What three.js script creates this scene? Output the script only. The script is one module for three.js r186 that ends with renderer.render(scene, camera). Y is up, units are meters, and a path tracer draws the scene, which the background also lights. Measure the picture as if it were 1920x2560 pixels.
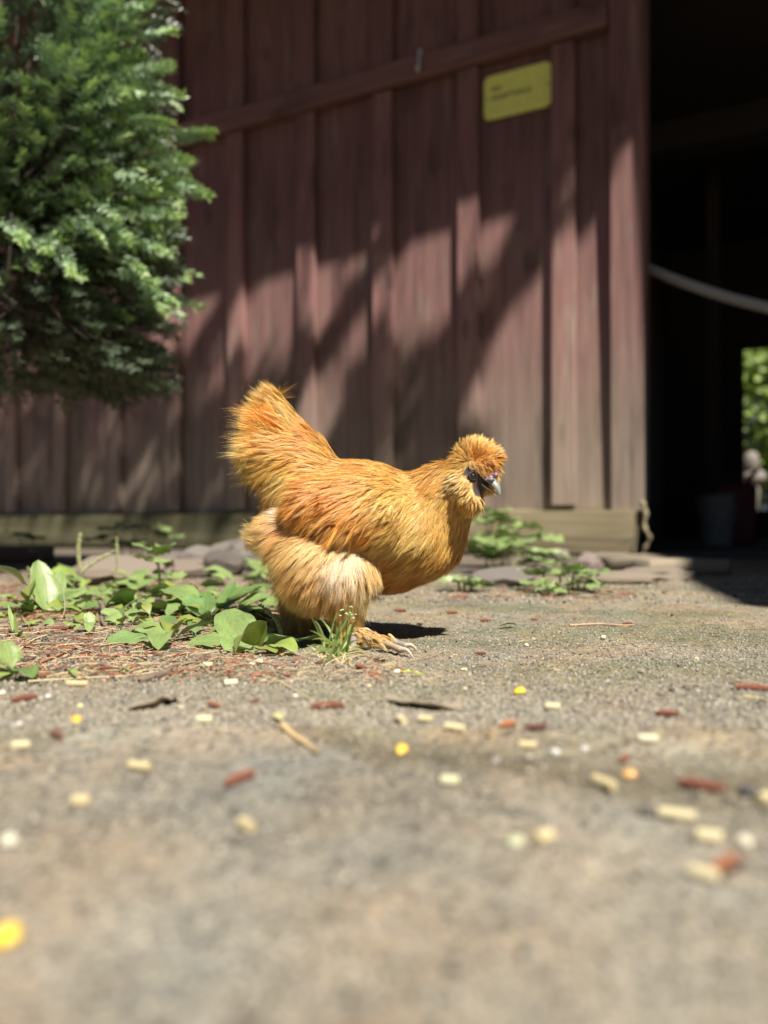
import * as THREE from 'three';
import { mergeGeometries, mergeVertices, toCreasedNormals } from 'three/addons/utils/BufferGeometryUtils.js';
import { RoundedBoxGeometry } from 'three/addons/geometries/RoundedBoxGeometry.js';

// ------------------------------------------------------------------ camera, sky, sun, exposure
const EYE = 0.13, F = 1849;                       // metres above the ground; focal length in pixels of the 1920 x 2560 photograph
const scene = new THREE.Scene();
const camera = new THREE.PerspectiveCamera(2 * Math.atan(1280 / F) * 180 / Math.PI, 0.75, 0.01, 400);
camera.position.set(0, EYE, 0);
camera.setViewOffset(1920, 2560, 0, -40, 1920, 2560);   // the horizon lies a little below the middle
camera.focus = 0.815;
camera.userData.fStop = 2.7;

const SUN = new THREE.Vector3(0.241, 0.848, 0.472).normalize();
{
  const W = 256, H = 128, d = new Float32Array(W * H * 4);
  for (let y = 0; y < H; y++) {
    const el = ((y + 0.5) / H - 0.5) * Math.PI, u = Math.max(0, Math.sin(el));
    const k = Math.pow(1 - u, 2.2), low = el < 0;
    for (let x = 0; x < W; x++) {
      const o = (y * W + x) * 4;
      d[o] = low ? 0.045 : 0.045 + 0.04 * k; d[o + 1] = low ? 0.04 : 0.068 + 0.04 * k; d[o + 2] = low ? 0.035 : 0.125 + 0.025 * k; d[o + 3] = 1;
    }
  }
  const sky = new THREE.DataTexture(d, W, H, THREE.RGBAFormat, THREE.FloatType);
  sky.mapping = THREE.EquirectangularReflectionMapping; sky.magFilter = THREE.LinearFilter; sky.needsUpdate = true;
  scene.background = sky; scene.environment = sky;
}
const sun = new THREE.DirectionalLight(new THREE.Color(1, 0.95, 0.86), 5);
sun.position.copy(SUN).multiplyScalar(30); sun.castShadow = true; sun.shadow.radius = 1.8;
Object.assign(sun.shadow.camera, { left: -9, right: 9, top: 9, bottom: -9, near: 1, far: 60 });
sun.shadow.mapSize.set(4096, 4096);
scene.add(sun, sun.target);
const renderer = new THREE.WebGLRenderer({ antialias: true });
renderer.toneMapping = THREE.LinearToneMapping; renderer.toneMappingExposure = 1.9;
renderer.shadowMap.enabled = true;

// ------------------------------------------------------------------ helpers
const V = (x, y, z) => new THREE.Vector3(x, y, z);
function rng(seed) { let a = seed >>> 0; return () => { a = (a + 0x6d2b79f5) | 0; let t = Math.imul(a ^ (a >>> 15), 1 | a); t = (t + Math.imul(t ^ (t >>> 7), 61 | t)) ^ t; return ((t ^ (t >>> 14)) >>> 0) / 4294967296; }; }
const R = rng(20240607);
const rnd = (a, b) => a + (b - a) * R();
const clamp = (x, a = 0, b = 1) => Math.min(b, Math.max(a, x));
const sstep = (a, b, x) => { const t = clamp((x - a) / (b - a)); return t * t * (3 - 2 * t); };
const mix = (a, b, t) => a + (b - a) * t;
const HASH = new Float32Array(65536); { const h = rng(77); for (let i = 0; i < 65536; i++) HASH[i] = h(); }
const cell = (x, y, s) => HASH[((Math.imul(x, 7919) ^ Math.imul(y, 104729) ^ Math.imul(s, 15731)) >>> 0) % 65521];
function noise(x, y, s = 0, per = 0) {
  const xi = Math.floor(x), yi = Math.floor(y); let fx = x - xi, fy = y - yi;
  fx = fx * fx * (3 - 2 * fx); fy = fy * fy * (3 - 2 * fy);
  const w = (n) => per ? ((n % per) + per) % per : n;
  const x0 = w(xi), x1 = w(xi + 1), y0 = w(yi), y1 = w(yi + 1);
  const a = cell(x0, y0, s), b = cell(x1, y0, s), c = cell(x0, y1, s), d = cell(x1, y1, s);
  return a + (b - a) * fx + (c - a) * fy + (a - b - c + d) * fx * fy;
}
const fbm = (x, y, s = 0, n = 4) => { let v = 0, a = 0.5, t = 0; for (let i = 0; i < n; i++) { v += a * noise(x, y, s + i * 13); t += a; x *= 2.03; y *= 2.03; a *= 0.5; } return v / t; };

const used = new Map();
function numbered(name) { const n = used.get(name) ?? 0; used.set(name, n + 1); return n ? `${name}_${String(n).padStart(3, '0')}` : name; }
function shade(o) { o.traverse((m) => { if (m.isMesh) { m.castShadow = true; m.receiveShadow = true; } }); return o; }
function tag(o, label, category, group) { o.userData.label = label; o.userData.category = category; if (group) o.userData.group = group; return o; }
function thing(name, label, category, pos = [0, 0, 0], group) { const o = new THREE.Group(); o.name = numbered(name); o.position.set(...pos); tag(o, label, category, group); scene.add(o); return o; }
function part(name, geo, mat, parent) { const m = new THREE.Mesh(geo, mat); m.name = numbered(name); m.castShadow = m.receiveShadow = true; parent.add(m); return m; }
function single(name, label, category, geo, mat, pos = [0, 0, 0], group) { const m = part(name, geo, mat, scene); m.position.set(...pos); return tag(m, label, category, group); }
function structure(name, geo, mat) { const m = part(name, geo, mat, scene); m.userData.kind = 'structure'; return m; }
function copies(name, geo, mat, mats, cols, parent) {
  const m = new THREE.InstancedMesh(geo, mat, mats.length), c = new THREE.Color();
  m.name = numbered(name); m.castShadow = m.receiveShadow = true; m.userData.kind = 'stuff';
  for (let i = 0; i < mats.length; i++) { m.setMatrixAt(i, mats[i]); if (cols) m.setColorAt(i, c.setRGB(...cols[i])); }
  parent.add(m); return m;
}
function frame(origin, x, y, z) { return new THREE.Matrix4().makeBasis(x, y, z).setPosition(origin); }
function texture(w, h, f, srgb) {
  const d = new Uint8Array(w * h * 4);
  for (let y = 0; y < h; y++) for (let x = 0; x < w; x++) { const c = f(x, y), o = (y * w + x) * 4; d[o] = clamp(c[0]) * 255; d[o + 1] = clamp(c[1]) * 255; d[o + 2] = clamp(c[2]) * 255; d[o + 3] = 255; }
  const t = new THREE.DataTexture(d, w, h); t.wrapS = t.wrapT = THREE.RepeatWrapping; t.magFilter = THREE.LinearFilter; if (srgb) t.colorSpace = THREE.SRGBColorSpace; t.needsUpdate = true; return t;
}
const std = (r, g, b, rough = 0.85, more = {}) => new THREE.MeshStandardMaterial({ color: new THREE.Color().setRGB(r, g, b), roughness: rough, ...more });
const phys = (r, g, b, rough, more = {}) => new THREE.MeshPhysicalMaterial({ color: new THREE.Color().setRGB(r, g, b), roughness: rough, ...more });
function buf(pos, idx, col, uv) {
  const g = new THREE.BufferGeometry(); g.setAttribute('position', new THREE.Float32BufferAttribute(pos, 3));
  if (col) g.setAttribute('color', new THREE.Float32BufferAttribute(col, 3));
  if (uv) g.setAttribute('uv', new THREE.Float32BufferAttribute(uv, 2));
  g.setIndex(idx); g.computeVertexNormals(); return g;
}
// tapered tube along points, with a radius for each
function tube(pts, rad, seg = 7, capEnds = true) {
  const pos = [], idx = [], n = pts.length; let up = V(0.31, 0.87, 0.2);
  for (let i = 0; i < n; i++) {
    const t = pts[Math.min(n - 1, i + 1)].clone().sub(pts[Math.max(0, i - 1)]).normalize();
    if (Math.abs(t.dot(up)) > 0.95) up = V(1, 0.1, 0.3);
    const a = V().crossVectors(t, up).normalize(), b = V().crossVectors(t, a); const r = Array.isArray(rad) ? rad[i] : rad;
    for (let k = 0; k < seg; k++) { const w = k / seg * 2 * Math.PI; pos.push(pts[i].x + r * (Math.cos(w) * a.x + Math.sin(w) * b.x), pts[i].y + r * (Math.cos(w) * a.y + Math.sin(w) * b.y), pts[i].z + r * (Math.cos(w) * a.z + Math.sin(w) * b.z)); }
  }
  for (let i = 0; i < n - 1; i++) for (let k = 0; k < seg; k++) { const a = i * seg + k, b = i * seg + (k + 1) % seg; idx.push(a, b, a + seg, b, b + seg, a + seg); }
  if (capEnds) for (const e of [0, n - 1]) { const c = pos.length / 3; pos.push(pts[e].x, pts[e].y, pts[e].z); for (let k = 0; k < seg; k++) { const a = e * seg + k, b = e * seg + (k + 1) % seg; e ? idx.push(c, a, b) : idx.push(c, b, a); } }
  return buf(pos, idx);
}
function curve(list, n) { const c = new THREE.CatmullRomCurve3(list); return c.getPoints(n); }
// an irregular lump
function lump(r, sx, sy, sz, seed, rough = 0.25, det = 2) {
  const g = mergeVertices(new THREE.IcosahedronGeometry(1, det).deleteAttribute('uv').deleteAttribute('normal')), p = g.attributes.position;
  for (let i = 0; i < p.count; i++) {
    const x = p.getX(i), y = p.getY(i), z = p.getZ(i);
    const k = r * (1 + rough * (2 * fbm(x * 1.6 + 9 + seed, y * 1.6 + z * 1.3 + seed * 3.1, seed, 3) - 1));
    p.setXYZ(i, x * k * sx, y * k * sy, z * k * sz);
  }
  g.computeVertexNormals(); return g;
}
// ------------------------------------------------------------------ ground shape
const EDGE = [[-9, -0.2], [-0.34, -0.27], [-0.22, -0.36], [-0.185, -0.461], [-0.125, -0.495], [-0.069, -0.477], [0, -0.415], [0.06, -0.381], [0.1, -0.355], [0.173, -0.3325], [0.4, -0.29], [9, -0.2]];
const slabEdge = (x) => { let k = 0; while (k < EDGE.length - 2 && x > EDGE[k + 1][0]) k++; const [a, b] = [EDGE[k], EDGE[k + 1]]; return mix(a[1], b[1], clamp((x - a[0]) / (b[0] - a[0]))) + 0.012 * (noise(x * 40, 3, 9) - 0.5) + 0.02 * (noise(x * 13, 5, 9) - 0.5); };  // where packed dirt gives way to bare concrete
function height(x, z) {
  const near = sstep(-7, -0.2, z);
  let h = 0.010 * (fbm(x * 1.3 + 5, z * 1.3, 3, 3) - 0.5) + 0.005 * (fbm(x * 9, z * 9, 5, 3) - 0.5);
  h += 0.0032 * (fbm(x * 42, z * 42, 8, 3) - 0.5) * near;
  h += 0.003 * sstep(slabEdge(x) + 0.012, slabEdge(x) - 0.012, z);       // a thin crust of packed dirt lies on the concrete
  const left = sstep(-0.05, -0.4, x) * sstep(-0.75, -1.0, z);
  h += left * 0.010 * fbm(x * 14, z * 14, 21, 3);
  return h;
}
const G = (px, py) => {                                  // the ground point seen at a pixel of the photograph
  let y = 0, d = 1;
  for (let i = 0; i < 5; i++) { d = (EYE - y) * F / (py - 1320); y = height((px - 960) / F * d, -d); }
  return V((px - 960) / F * d, y, -d);
};
const at = (px, py, d) => V((px - 960) / F * d, EYE + (1320 - py) / F * d, -d);   // the point at depth d seen at a pixel

// ------------------------------------------------------------------ ground
{
  const lines = (lo, hi, step, far) => { const a = []; for (let x = lo; x <= hi + 1e-6; x += step) a.push(x); let s = step; while (a[a.length - 1] < far) { s *= 1.22; a.push(a[a.length - 1] + s); } s = step; while (a[0] > -far) { s *= 1.22; a.unshift(a[0] - s); } return a; };
  const xs = lines(-0.95, 0.95, 0.0085, 70), zs = lines(-1.75, -0.12, 0.0085, 70);
  const pos = [], col = [], uv = [], idx = [], nx = xs.length;
  for (const z of zs) for (const x of xs) {
    pos.push(x, height(x, z), z); uv.push(x / 1.5, z / 1.5);
    const n1 = fbm(x * 3.1 + 2, z * 3.1, 11, 4), n2 = fbm(x * 11, z * 11 + 4, 15, 3), n3 = fbm(x * 5 + 9, z * 12, 19, 4);
    let c = [0.325, 0.265, 0.175];                                       // packed dirt and grit
    const moss = sstep(0.44, 0.64, n3) * sstep(0.15, -0.1, z + 0.5) * 0.85;
    c = c.map((v, k) => mix(v, [0.205, 0.192, 0.10][k], moss));
    const slab = sstep(slabEdge(x) - 0.02, slabEdge(x) + 0.015, z + 0.03 * (n2 - 0.5));
    c = c.map((v, k) => mix(v, mix([0.298, 0.264, 0.205][k], [0.36, 0.288, 0.195][k], sstep(0.42, 0.68, n1)), slab));
    const lip = Math.exp(-Math.pow((z - slabEdge(x) + 0.010 + 0.014 * sstep(0, 0.16, x)) / (0.016 + 0.02 * sstep(0, 0.16, x)), 2)) * (0.55 + 0.6 * n2);
    c = c.map((v, k) => mix(v, [0.13, 0.10, 0.055][k], 0.95 * lip * sstep(-0.25, 0.05, x)));
    const leaf = sstep(-0.12, -0.3, x + 0.2 * (n1 - 0.5)) * sstep(-0.62, -0.8, z + 0.3 * (n2 - 0.5));
    c = c.map((v, k) => mix(v, [0.26, 0.18, 0.12][k], 0.8 * leaf));      // reddish litter at the left
    const far = sstep(-1.7, -2.3, z); c = c.map((v, k) => mix(v, [0.17, 0.135, 0.10][k], far));
    const k = (0.70 + 0.50 * n1) * (0.82 + 0.36 * n2) * 0.98, hue = (fbm(x * 17 + 3, z * 17, 23, 3) - 0.5) * 0.34; c[0] *= 1 + hue; c[2] *= 1 - hue;
    col.push(c[0] * k, c[1] * k, c[2] * k);
  }
  for (let j = 0; j < zs.length - 1; j++) for (let i = 0; i < nx - 1; i++) { const a = j * nx + i; idx.push(a, a + nx, a + 1, a + 1, a + nx, a + nx + 1); }
  const N = 2048, hts = new Float32Array(N * N), r = rng(5);
  const map = texture(N, N, (x, y) => {
    const u = x / N, v = y / N;
    const a = noise(u * 12, v * 12, 1, 12), b = noise(u * 96, v * 96, 2, 96), c = noise(u * 380, v * 380, 3, 380), e = noise(u * 780, v * 780, 4, 780), f = r();
    let g = 0.64 + 0.18 * (a - 0.5) + 0.22 * (b - 0.5) + 0.32 * (c - 0.5) + 0.40 * (e - 0.5) + 0.10 * (f - 0.5);
    const pit = noise(u * 240 + 3, v * 240, 7, 240); if (pit > 0.84) g *= 0.6;
    const chip = noise(u * 300, v * 300 + 7, 9, 300); if (chip > 0.9) g *= 1.3;
    hts[y * N + x] = clamp(0.35 * b + 0.4 * c + 0.35 * e - (pit > 0.86 ? 0.2 : 0) + (chip > 0.9 ? 0.2 : 0));
    const w = 0.06 * (noise(u * 160, v * 160, 12, 160) - 0.5);
    return [g * (1 + w), g, g * (1 - w)];
  });
  const bump = texture(N, N, (x, y) => { const h = hts[y * N + x]; return [h, h, h]; });
  const mat = new THREE.MeshStandardMaterial({ color: new THREE.Color().setRGB(1.55, 1.55, 1.55), map, bumpMap: bump, bumpScale: 0.0034, roughness: 0.95, vertexColors: true });
  mat.color.setRGB(1, 1, 1); for (let i = 0; i < col.length; i++) col[i] *= 1.09;
  structure('ground', buf(pos, idx, col, uv), mat);
}

// ------------------------------------------------------------------ barn
const W0 = V(1.13, 0, -3.2), TURN = -Math.atan2(0.4216, 0.907);
const barn = thing('barn', 'weathered dark red board and batten barn with an open dark doorway', 'barn', W0.toArray());
barn.rotation.y = TURN;
const WR = V(Math.cos(TURN), 0, -Math.sin(TURN)), WN = V(Math.sin(TURN), 0, Math.cos(TURN));
const wall = (s, y, out = 0) => W0.clone().addScaledVector(WR, -s).addScaledVector(WN, out).setY(y);   // s metres to the left of the doorway
const SL = V(SUN.dot(WR), SUN.y, SUN.dot(WN));
function woodMap(red, seed) {
  const N = 1024;
  return texture(N, N, (x, y) => {                                      // 4 m wide, 4 m high, boards run up
    const u = x / N * 4, v = y / N * 4;
    const g1 = fbm(u * 60, v * 2.2, seed, 4), g2 = fbm(u * 7, v * 1.1, seed + 3, 4), g3 = fbm(u * 150, v * 7, seed + 9, 2), sp = fbm(u * 13, v * 3.5, seed + 20, 3);
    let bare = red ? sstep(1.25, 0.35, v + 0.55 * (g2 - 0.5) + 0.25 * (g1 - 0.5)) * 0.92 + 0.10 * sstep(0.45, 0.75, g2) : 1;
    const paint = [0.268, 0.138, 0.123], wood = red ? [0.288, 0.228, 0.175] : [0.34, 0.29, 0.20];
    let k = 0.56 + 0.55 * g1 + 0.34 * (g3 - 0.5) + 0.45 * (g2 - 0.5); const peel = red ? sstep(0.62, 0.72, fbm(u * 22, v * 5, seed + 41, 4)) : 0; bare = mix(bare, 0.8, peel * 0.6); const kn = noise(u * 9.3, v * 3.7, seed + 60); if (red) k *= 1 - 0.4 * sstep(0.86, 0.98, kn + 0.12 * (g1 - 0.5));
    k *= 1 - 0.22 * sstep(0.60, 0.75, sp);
    const sh = red ? sstep(1.35, 2.0, v + 0.3 * (g2 - 0.5)) : 0; return [0, 1, 2].map((i) => mix(mix(paint[i], [0.185, 0.084, 0.076][i], sh), wood[i], bare * (1 - 0.7 * sh)) * k);  // paint darkened higher up, standing in for the shade under the eave
  });
}
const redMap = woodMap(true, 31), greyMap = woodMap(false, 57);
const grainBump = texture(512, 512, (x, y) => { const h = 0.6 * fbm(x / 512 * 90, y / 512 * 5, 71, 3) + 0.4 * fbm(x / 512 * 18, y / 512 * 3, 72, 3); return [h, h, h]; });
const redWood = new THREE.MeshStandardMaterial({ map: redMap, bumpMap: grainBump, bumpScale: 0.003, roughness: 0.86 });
const sillWood = new THREE.MeshStandardMaterial({ map: greyMap, bumpMap: grainBump, bumpScale: 0.006, roughness: 0.9, color: new THREE.Color().setRGB(0.80, 0.77, 0.66) });
const battenWood = redWood.clone(); battenWood.color.setRGB(1.22, 1.2, 1.2);
const mossWood = new THREE.MeshStandardMaterial({ map: greyMap, bumpMap: grainBump, bumpScale: 0.006, roughness: 0.95, color: new THREE.Color().setRGB(0.42, 0.46, 0.34) });
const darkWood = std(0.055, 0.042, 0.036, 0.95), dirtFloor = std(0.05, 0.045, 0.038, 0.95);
// a plank in the barn's axes: x, y, z ranges; uv in the wall's metres; slightly rounded edges
function plank(x0, x1, y0, y1, z0, z1, off = 0, r = 0.004, flip = false) {
  const g = new RoundedBoxGeometry(x1 - x0, y1 - y0, z1 - z0, 1, Math.min(r, (z1 - z0) / 3, (x1 - x0) / 3, (y1 - y0) / 3)); g.translate((x0 + x1) / 2, (y0 + y1) / 2, (z0 + z1) / 2);
  const p = g.attributes.position, uv = [];
  for (let i = 0; i < p.count; i++) flip ? uv.push((p.getY(i) + off + p.getZ(i)) / 4, p.getX(i) / 4) : uv.push((p.getX(i) + off + p.getZ(i)) / 4, p.getY(i) / 4);
  g.setAttribute('uv', new THREE.Float32BufferAttribute(uv, 2)); return g;
}
{
  const step = 0.4467, first = 0.345, r = rng(3);
  const cs = []; for (let k = 0; k < 21; k++) cs.push(first + k * step);
  for (let k = 0; k < 20; k++) {
    const a = k ? cs[k - 1] : 0.0, b = cs[k], off = r() * 3.7, dz = (r() - 0.5) * 0.006;
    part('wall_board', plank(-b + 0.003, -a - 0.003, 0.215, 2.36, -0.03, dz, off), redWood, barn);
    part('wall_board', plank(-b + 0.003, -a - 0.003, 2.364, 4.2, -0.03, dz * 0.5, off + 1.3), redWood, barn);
  }
  for (let k = 0; k < 20; k++) {
    const t = 0.036 + 0.006 * r(), w = 0.05 + 0.004 * r(), off = r() * 3.5, lean = (r() - 0.5) * 0.01;
    const g = plank(-cs[k] - w, -cs[k] + w, 0.225 + 0.012 * r(), 2.305, 0.0035, t, off), p = g.attributes.position;
    for (let i = 0; i < p.count; i++) p.setX(i, p.getX(i) + lean * (p.getY(i) - 1.2));
    part('batten', g, battenWood, barn);
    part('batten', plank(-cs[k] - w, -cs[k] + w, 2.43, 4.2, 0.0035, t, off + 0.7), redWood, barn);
  }
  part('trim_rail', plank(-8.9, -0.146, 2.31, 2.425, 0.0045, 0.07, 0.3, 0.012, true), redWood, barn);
  // corner post, thicker towards the top
  const g = plank(-0.142, 0.0, 0.2, 4.2, -0.03, 0.056, 1.9, 0.008), p = g.attributes.position;
  for (let i = 0; i < p.count; i++) if (p.getZ(i) > 0) p.setZ(i, p.getZ(i) - 0.03 + 0.058 * clamp((p.getY(i) - 0.2) / 1.5, 0, 1.4));
  part('corner_post', g, redWood, barn);
  part('corner_board', plank(-0.06, 0.004, 0.14, 4.2, -0.15, -0.033, 2.6, 0.006), redWood, barn);
  // foundation beams
  const beam = (x0, x1, m, z1, seed) => {
    const g = new THREE.BoxGeometry(x1 - x0, 0.205, 0.17 + z1, 26, 6, 4); g.translate((x0 + x1) / 2, 0.1225, (z1 - 0.17) / 2);
    const p = g.attributes.position, uv = [];
    for (let i = 0; i < p.count; i++) {
      let x = p.getX(i), y = p.getY(i), z = p.getZ(i); const n = fbm(x * 5 + seed, y * 14 + z * 3, seed, 3) - 0.5;
      if (z > 0 && y > 0.2) { y -= 0.016; z -= 0.004; } if (z > 0 && y < 0.03) z -= 0.008;
      if (x > x1 - 0.01) { x -= 0.012 * (1 - Math.sin(clamp((y - 0.02) / 0.2) * Math.PI)) + 0.03 * (n + 0.5); if (z > 0) z -= 0.008; }
      p.setXYZ(i, x, y + 0.006 * n, z + 0.012 * n); uv.push((y + z + seed) / 4, x / 4);
    }
    g.setAttribute('uv', new THREE.Float32BufferAttribute(uv, 2)); g.computeVertexNormals();
    return part('sill_beam', g, m, barn);
  };
  beam(-1.55, -0.015, sillWood, 0.085, 4); beam(-8.9, -1.556, mossWood, 0.075, 9);
  // torn strip of wood hanging at the end of the beam
  part('splinter', tube(curve([V(-0.005, 0.245, 0.085), V(0.012, 0.2, 0.1), V(0.008, 0.13, 0.11), V(0.03, 0.09, 0.115), V(0.012, 0.045, 0.12), V(0.0, 0.0, 0.125)], 18), [...Array(19)].map((_, i) => 0.009 + 0.004 * Math.sin(i * 1.9)), 6), sillWood, barn);
  // hook on the rail
  part('hook', mergeGeometries([tube(curve([V(-1.02, 2.43, 0.075), V(-1.02, 2.38, 0.085), V(-1.02, 2.33, 0.09), V(-1.02, 2.318, 0.102), V(-1.02, 2.335, 0.112)], 14), 0.007, 6), new THREE.CylinderGeometry(0.012, 0.012, 0.014, 10).rotateX(Math.PI / 2).translate(-1.02, 2.425, 0.07).deleteAttribute('uv')]), std(0.55, 0.53, 0.5, 0.5, { metalness: 0.4 }), barn);
  // nail heads
  // doorway, interior
  part('door_header', plank(0.006, 2.4, 2.52, 4.2, -0.06, 0.0, 1.1), redWood, barn);
  part('door_jamb', plank(2.403, 2.55, 0.0, 4.2, -0.06, 0.03, 0.4), redWood, barn);
  part('side_wall', plank(2.553, 6.5, 0.0, 4.2, -0.06, 0.0, 0.4), redWood, barn);
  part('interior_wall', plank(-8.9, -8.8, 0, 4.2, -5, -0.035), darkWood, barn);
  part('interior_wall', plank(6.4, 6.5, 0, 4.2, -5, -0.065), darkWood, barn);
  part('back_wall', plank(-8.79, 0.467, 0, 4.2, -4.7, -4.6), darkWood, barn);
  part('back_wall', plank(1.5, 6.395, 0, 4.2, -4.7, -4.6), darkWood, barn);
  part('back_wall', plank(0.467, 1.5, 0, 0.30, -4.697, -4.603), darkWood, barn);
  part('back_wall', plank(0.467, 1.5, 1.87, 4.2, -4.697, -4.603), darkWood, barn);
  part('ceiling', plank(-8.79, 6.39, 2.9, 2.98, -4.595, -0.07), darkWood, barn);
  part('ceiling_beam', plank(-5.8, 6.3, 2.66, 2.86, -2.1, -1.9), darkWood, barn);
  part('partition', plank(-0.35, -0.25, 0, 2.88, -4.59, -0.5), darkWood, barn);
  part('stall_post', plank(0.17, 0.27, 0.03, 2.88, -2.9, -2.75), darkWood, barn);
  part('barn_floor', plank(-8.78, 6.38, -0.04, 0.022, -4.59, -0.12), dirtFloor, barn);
  // main roof with eave, its edge a little out of true
  const roof = new THREE.BufferGeometry(), e0 = 0.66, e1 = 0.89, yb = 3.3, th = 0.05;
  const q = [[-9.3, yb, e1 + 0.1], [6.6, yb, e0 - 0.22], [6.6, yb + 2.2, -4.9], [-9.3, yb + 2.2, -4.9]], P = []; for (const [x, y, z] of q) P.push(x, y, z); for (const [x, y, z] of q) P.push(x, y + th, z);
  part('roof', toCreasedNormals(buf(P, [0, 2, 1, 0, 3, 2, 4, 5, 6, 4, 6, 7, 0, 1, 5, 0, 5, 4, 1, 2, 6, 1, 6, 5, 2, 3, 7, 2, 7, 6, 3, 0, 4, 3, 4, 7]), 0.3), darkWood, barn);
  // unseen slab added over the doorway, outlined to throw the shade at right
  const H = 2.75, k = H / SL.y, ax = k * SL.x, az = k * SL.z, sh = new THREE.Shape([new THREE.Vector2(-0.10, -0.075), new THREE.Vector2(ax, -az), new THREE.Vector2(ax + 0.175 * 2.05, -az - 2.05), new THREE.Vector2(4.5, -az - 2.05), new THREE.Vector2(4.5, -0.075)]);
  const cg = new THREE.ExtrudeGeometry(sh, { depth: 0.06, bevelEnabled: false }); cg.rotateX(-Math.PI / 2); cg.translate(0, H, 0);
  part('added_canopy', cg, darkWood, barn);
  part('added_canopy_post', plank(4.3, 4.4, 0, 2.74, 2.6, 2.7), darkWood, barn);
}
// sign
{
  const g0 = thing('sign', 'yellow rounded sign with black lettering screwed to the barn boards', 'sign', wall(0.56, 2.15, 0.012).toArray()); g0.rotation.y = TURN;
  const w = 0.318, h = 0.205, r = 0.03, sh = new THREE.Shape();
  sh.moveTo(-w / 2 + r, -h / 2); sh.lineTo(w / 2 - r, -h / 2); sh.absarc(w / 2 - r, -h / 2 + r, r, -Math.PI / 2, 0); sh.lineTo(w / 2, h / 2 - r); sh.absarc(w / 2 - r, h / 2 - r, r, 0, Math.PI / 2); sh.lineTo(-w / 2 + r, h / 2); sh.absarc(-w / 2 + r, h / 2 - r, r, Math.PI / 2, Math.PI); sh.lineTo(-w / 2, -h / 2 + r); sh.absarc(-w / 2 + r, -h / 2 + r, r, Math.PI, 1.5 * Math.PI);
  const cv = document.createElement('canvas'); cv.width = 640; cv.height = 412; const c = cv.getContext('2d');
  c.fillStyle = 'rgb(232,226,112)'; c.fillRect(0, 0, 640, 412);
  for (let i = 0; i < 500; i++) { c.fillStyle = `rgba(120,100,20,${0.03 + 0.05 * R()})`; c.fillRect(R() * 640, R() * 412, 30 * R() + 4, 20 * R() + 3); }
  c.fillStyle = 'rgb(40,44,30)'; c.font = 'bold 62px sans-serif'; c.fillText('NO', 76, 152); c.fillText('ADMITTANCE', 76, 236, 380);
  const t = new THREE.CanvasTexture(cv); t.colorSpace = THREE.SRGBColorSpace;
  const eg = new THREE.ExtrudeGeometry(sh, { depth: 0.003, bevelEnabled: true, bevelSize: 0.001, bevelThickness: 0.001, bevelSegments: 1 });
  const p = eg.attributes.position, uv = []; for (let i = 0; i < p.count; i++) uv.push(p.getX(i) / w + 0.5, p.getY(i) / h + 0.5); eg.setAttribute('uv', new THREE.Float32BufferAttribute(uv, 2));
  part('sign_plate', eg, new THREE.MeshStandardMaterial({ map: t, roughness: 0.5 }), g0);
  for (const x of [-0.145, 0.145]) part('screw', new THREE.CylinderGeometry(0.005, 0.005, 0.004, 10).rotateX(Math.PI / 2).translate(x, 0.0, 0.006), std(0.2, 0.2, 0.18, 0.4, { metalness: 0.8 }), g0);
}
// rope across the doorway
{
  const a = at(1612, 668, 3.32), b = at(1990, 797, 2.85), pts = [], N = 90;
  for (let i = 0; i <= N; i++) { const t = i / N, p = a.clone().lerp(b, t); p.y += -0.05 * 4 * t * (1 - t) * 0.4 + 0.02 * t; pts.push(p); }
  const strands = [];
  for (let k = 0; k < 3; k++) strands.push(tube(pts.map((p, i) => p.clone().add(V(0, Math.cos(i * 0.55 + k * 2.094) * 0.010, Math.sin(i * 0.55 + k * 2.094) * 0.010))), 0.0142, 6));
  single('rope', 'thick grey twisted rope slung across the dark barn doorway', 'rope', mergeGeometries(strands), std(0.30, 0.285, 0.265, 0.9));
}
// things inside the dark barn
{
  const b = thing('bucket', 'dim grey bucket standing inside the dark barn doorway', 'bucket', at(1790, 1345, 4.3).setY(0.022).toArray());
  const r0 = 0.085, r1 = 0.11, h = 0.29;
  part('bucket_body', new THREE.LatheGeometry([[0, 0], [r0, 0], [r0 + 0.002, 0.005], [r1, h], [r1 + 0.006, h + 0.002], [r1 + 0.004, h + 0.01], [r1 - 0.004, h], [r0 - 0.004, 0.01], [0, 0.008]].map(([x, y]) => new THREE.Vector2(x, y)), 28), std(0.16, 0.165, 0.15, 0.7), b);
  part('handle', tube(curve([V(-r1, h - 0.02, 0), V(-r1 * 0.9, h - 0.12, 0.06), V(0, h - 0.16, 0.11), V(r1 * 0.9, h - 0.12, 0.06), V(r1, h - 0.02, 0)], 20), 0.003, 5), std(0.4, 0.4, 0.4, 0.4, { metalness: 0.8 }), b);
  const c = thing('fuel_can', 'dark red can on the barn floor behind the dim bucket', 'can', at(1838, 1330, 5.0).setY(0.022).toArray()); c.rotation.y = -0.4;
  part('can_body', new RoundedBoxGeometry(0.26, 0.40, 0.18, 3, 0.03).translate(0, 0.2, 0), std(0.10, 0.008, 0.008, 0.6), c);
  part('spout', tube([V(0.07, 0.38, 0), V(0.09, 0.45, 0), V(0.14, 0.50, 0)], [0.025, 0.018, 0.014], 10), std(0.05, 0.05, 0.05, 0.6), c);
  part('handle', tube(curve([V(-0.09, 0.39, 0), V(-0.08, 0.45, 0), V(0.0, 0.455, 0), V(0.03, 0.39, 0)], 12), 0.012, 7), std(0.10, 0.008, 0.008, 0.6), c);
}

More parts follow.
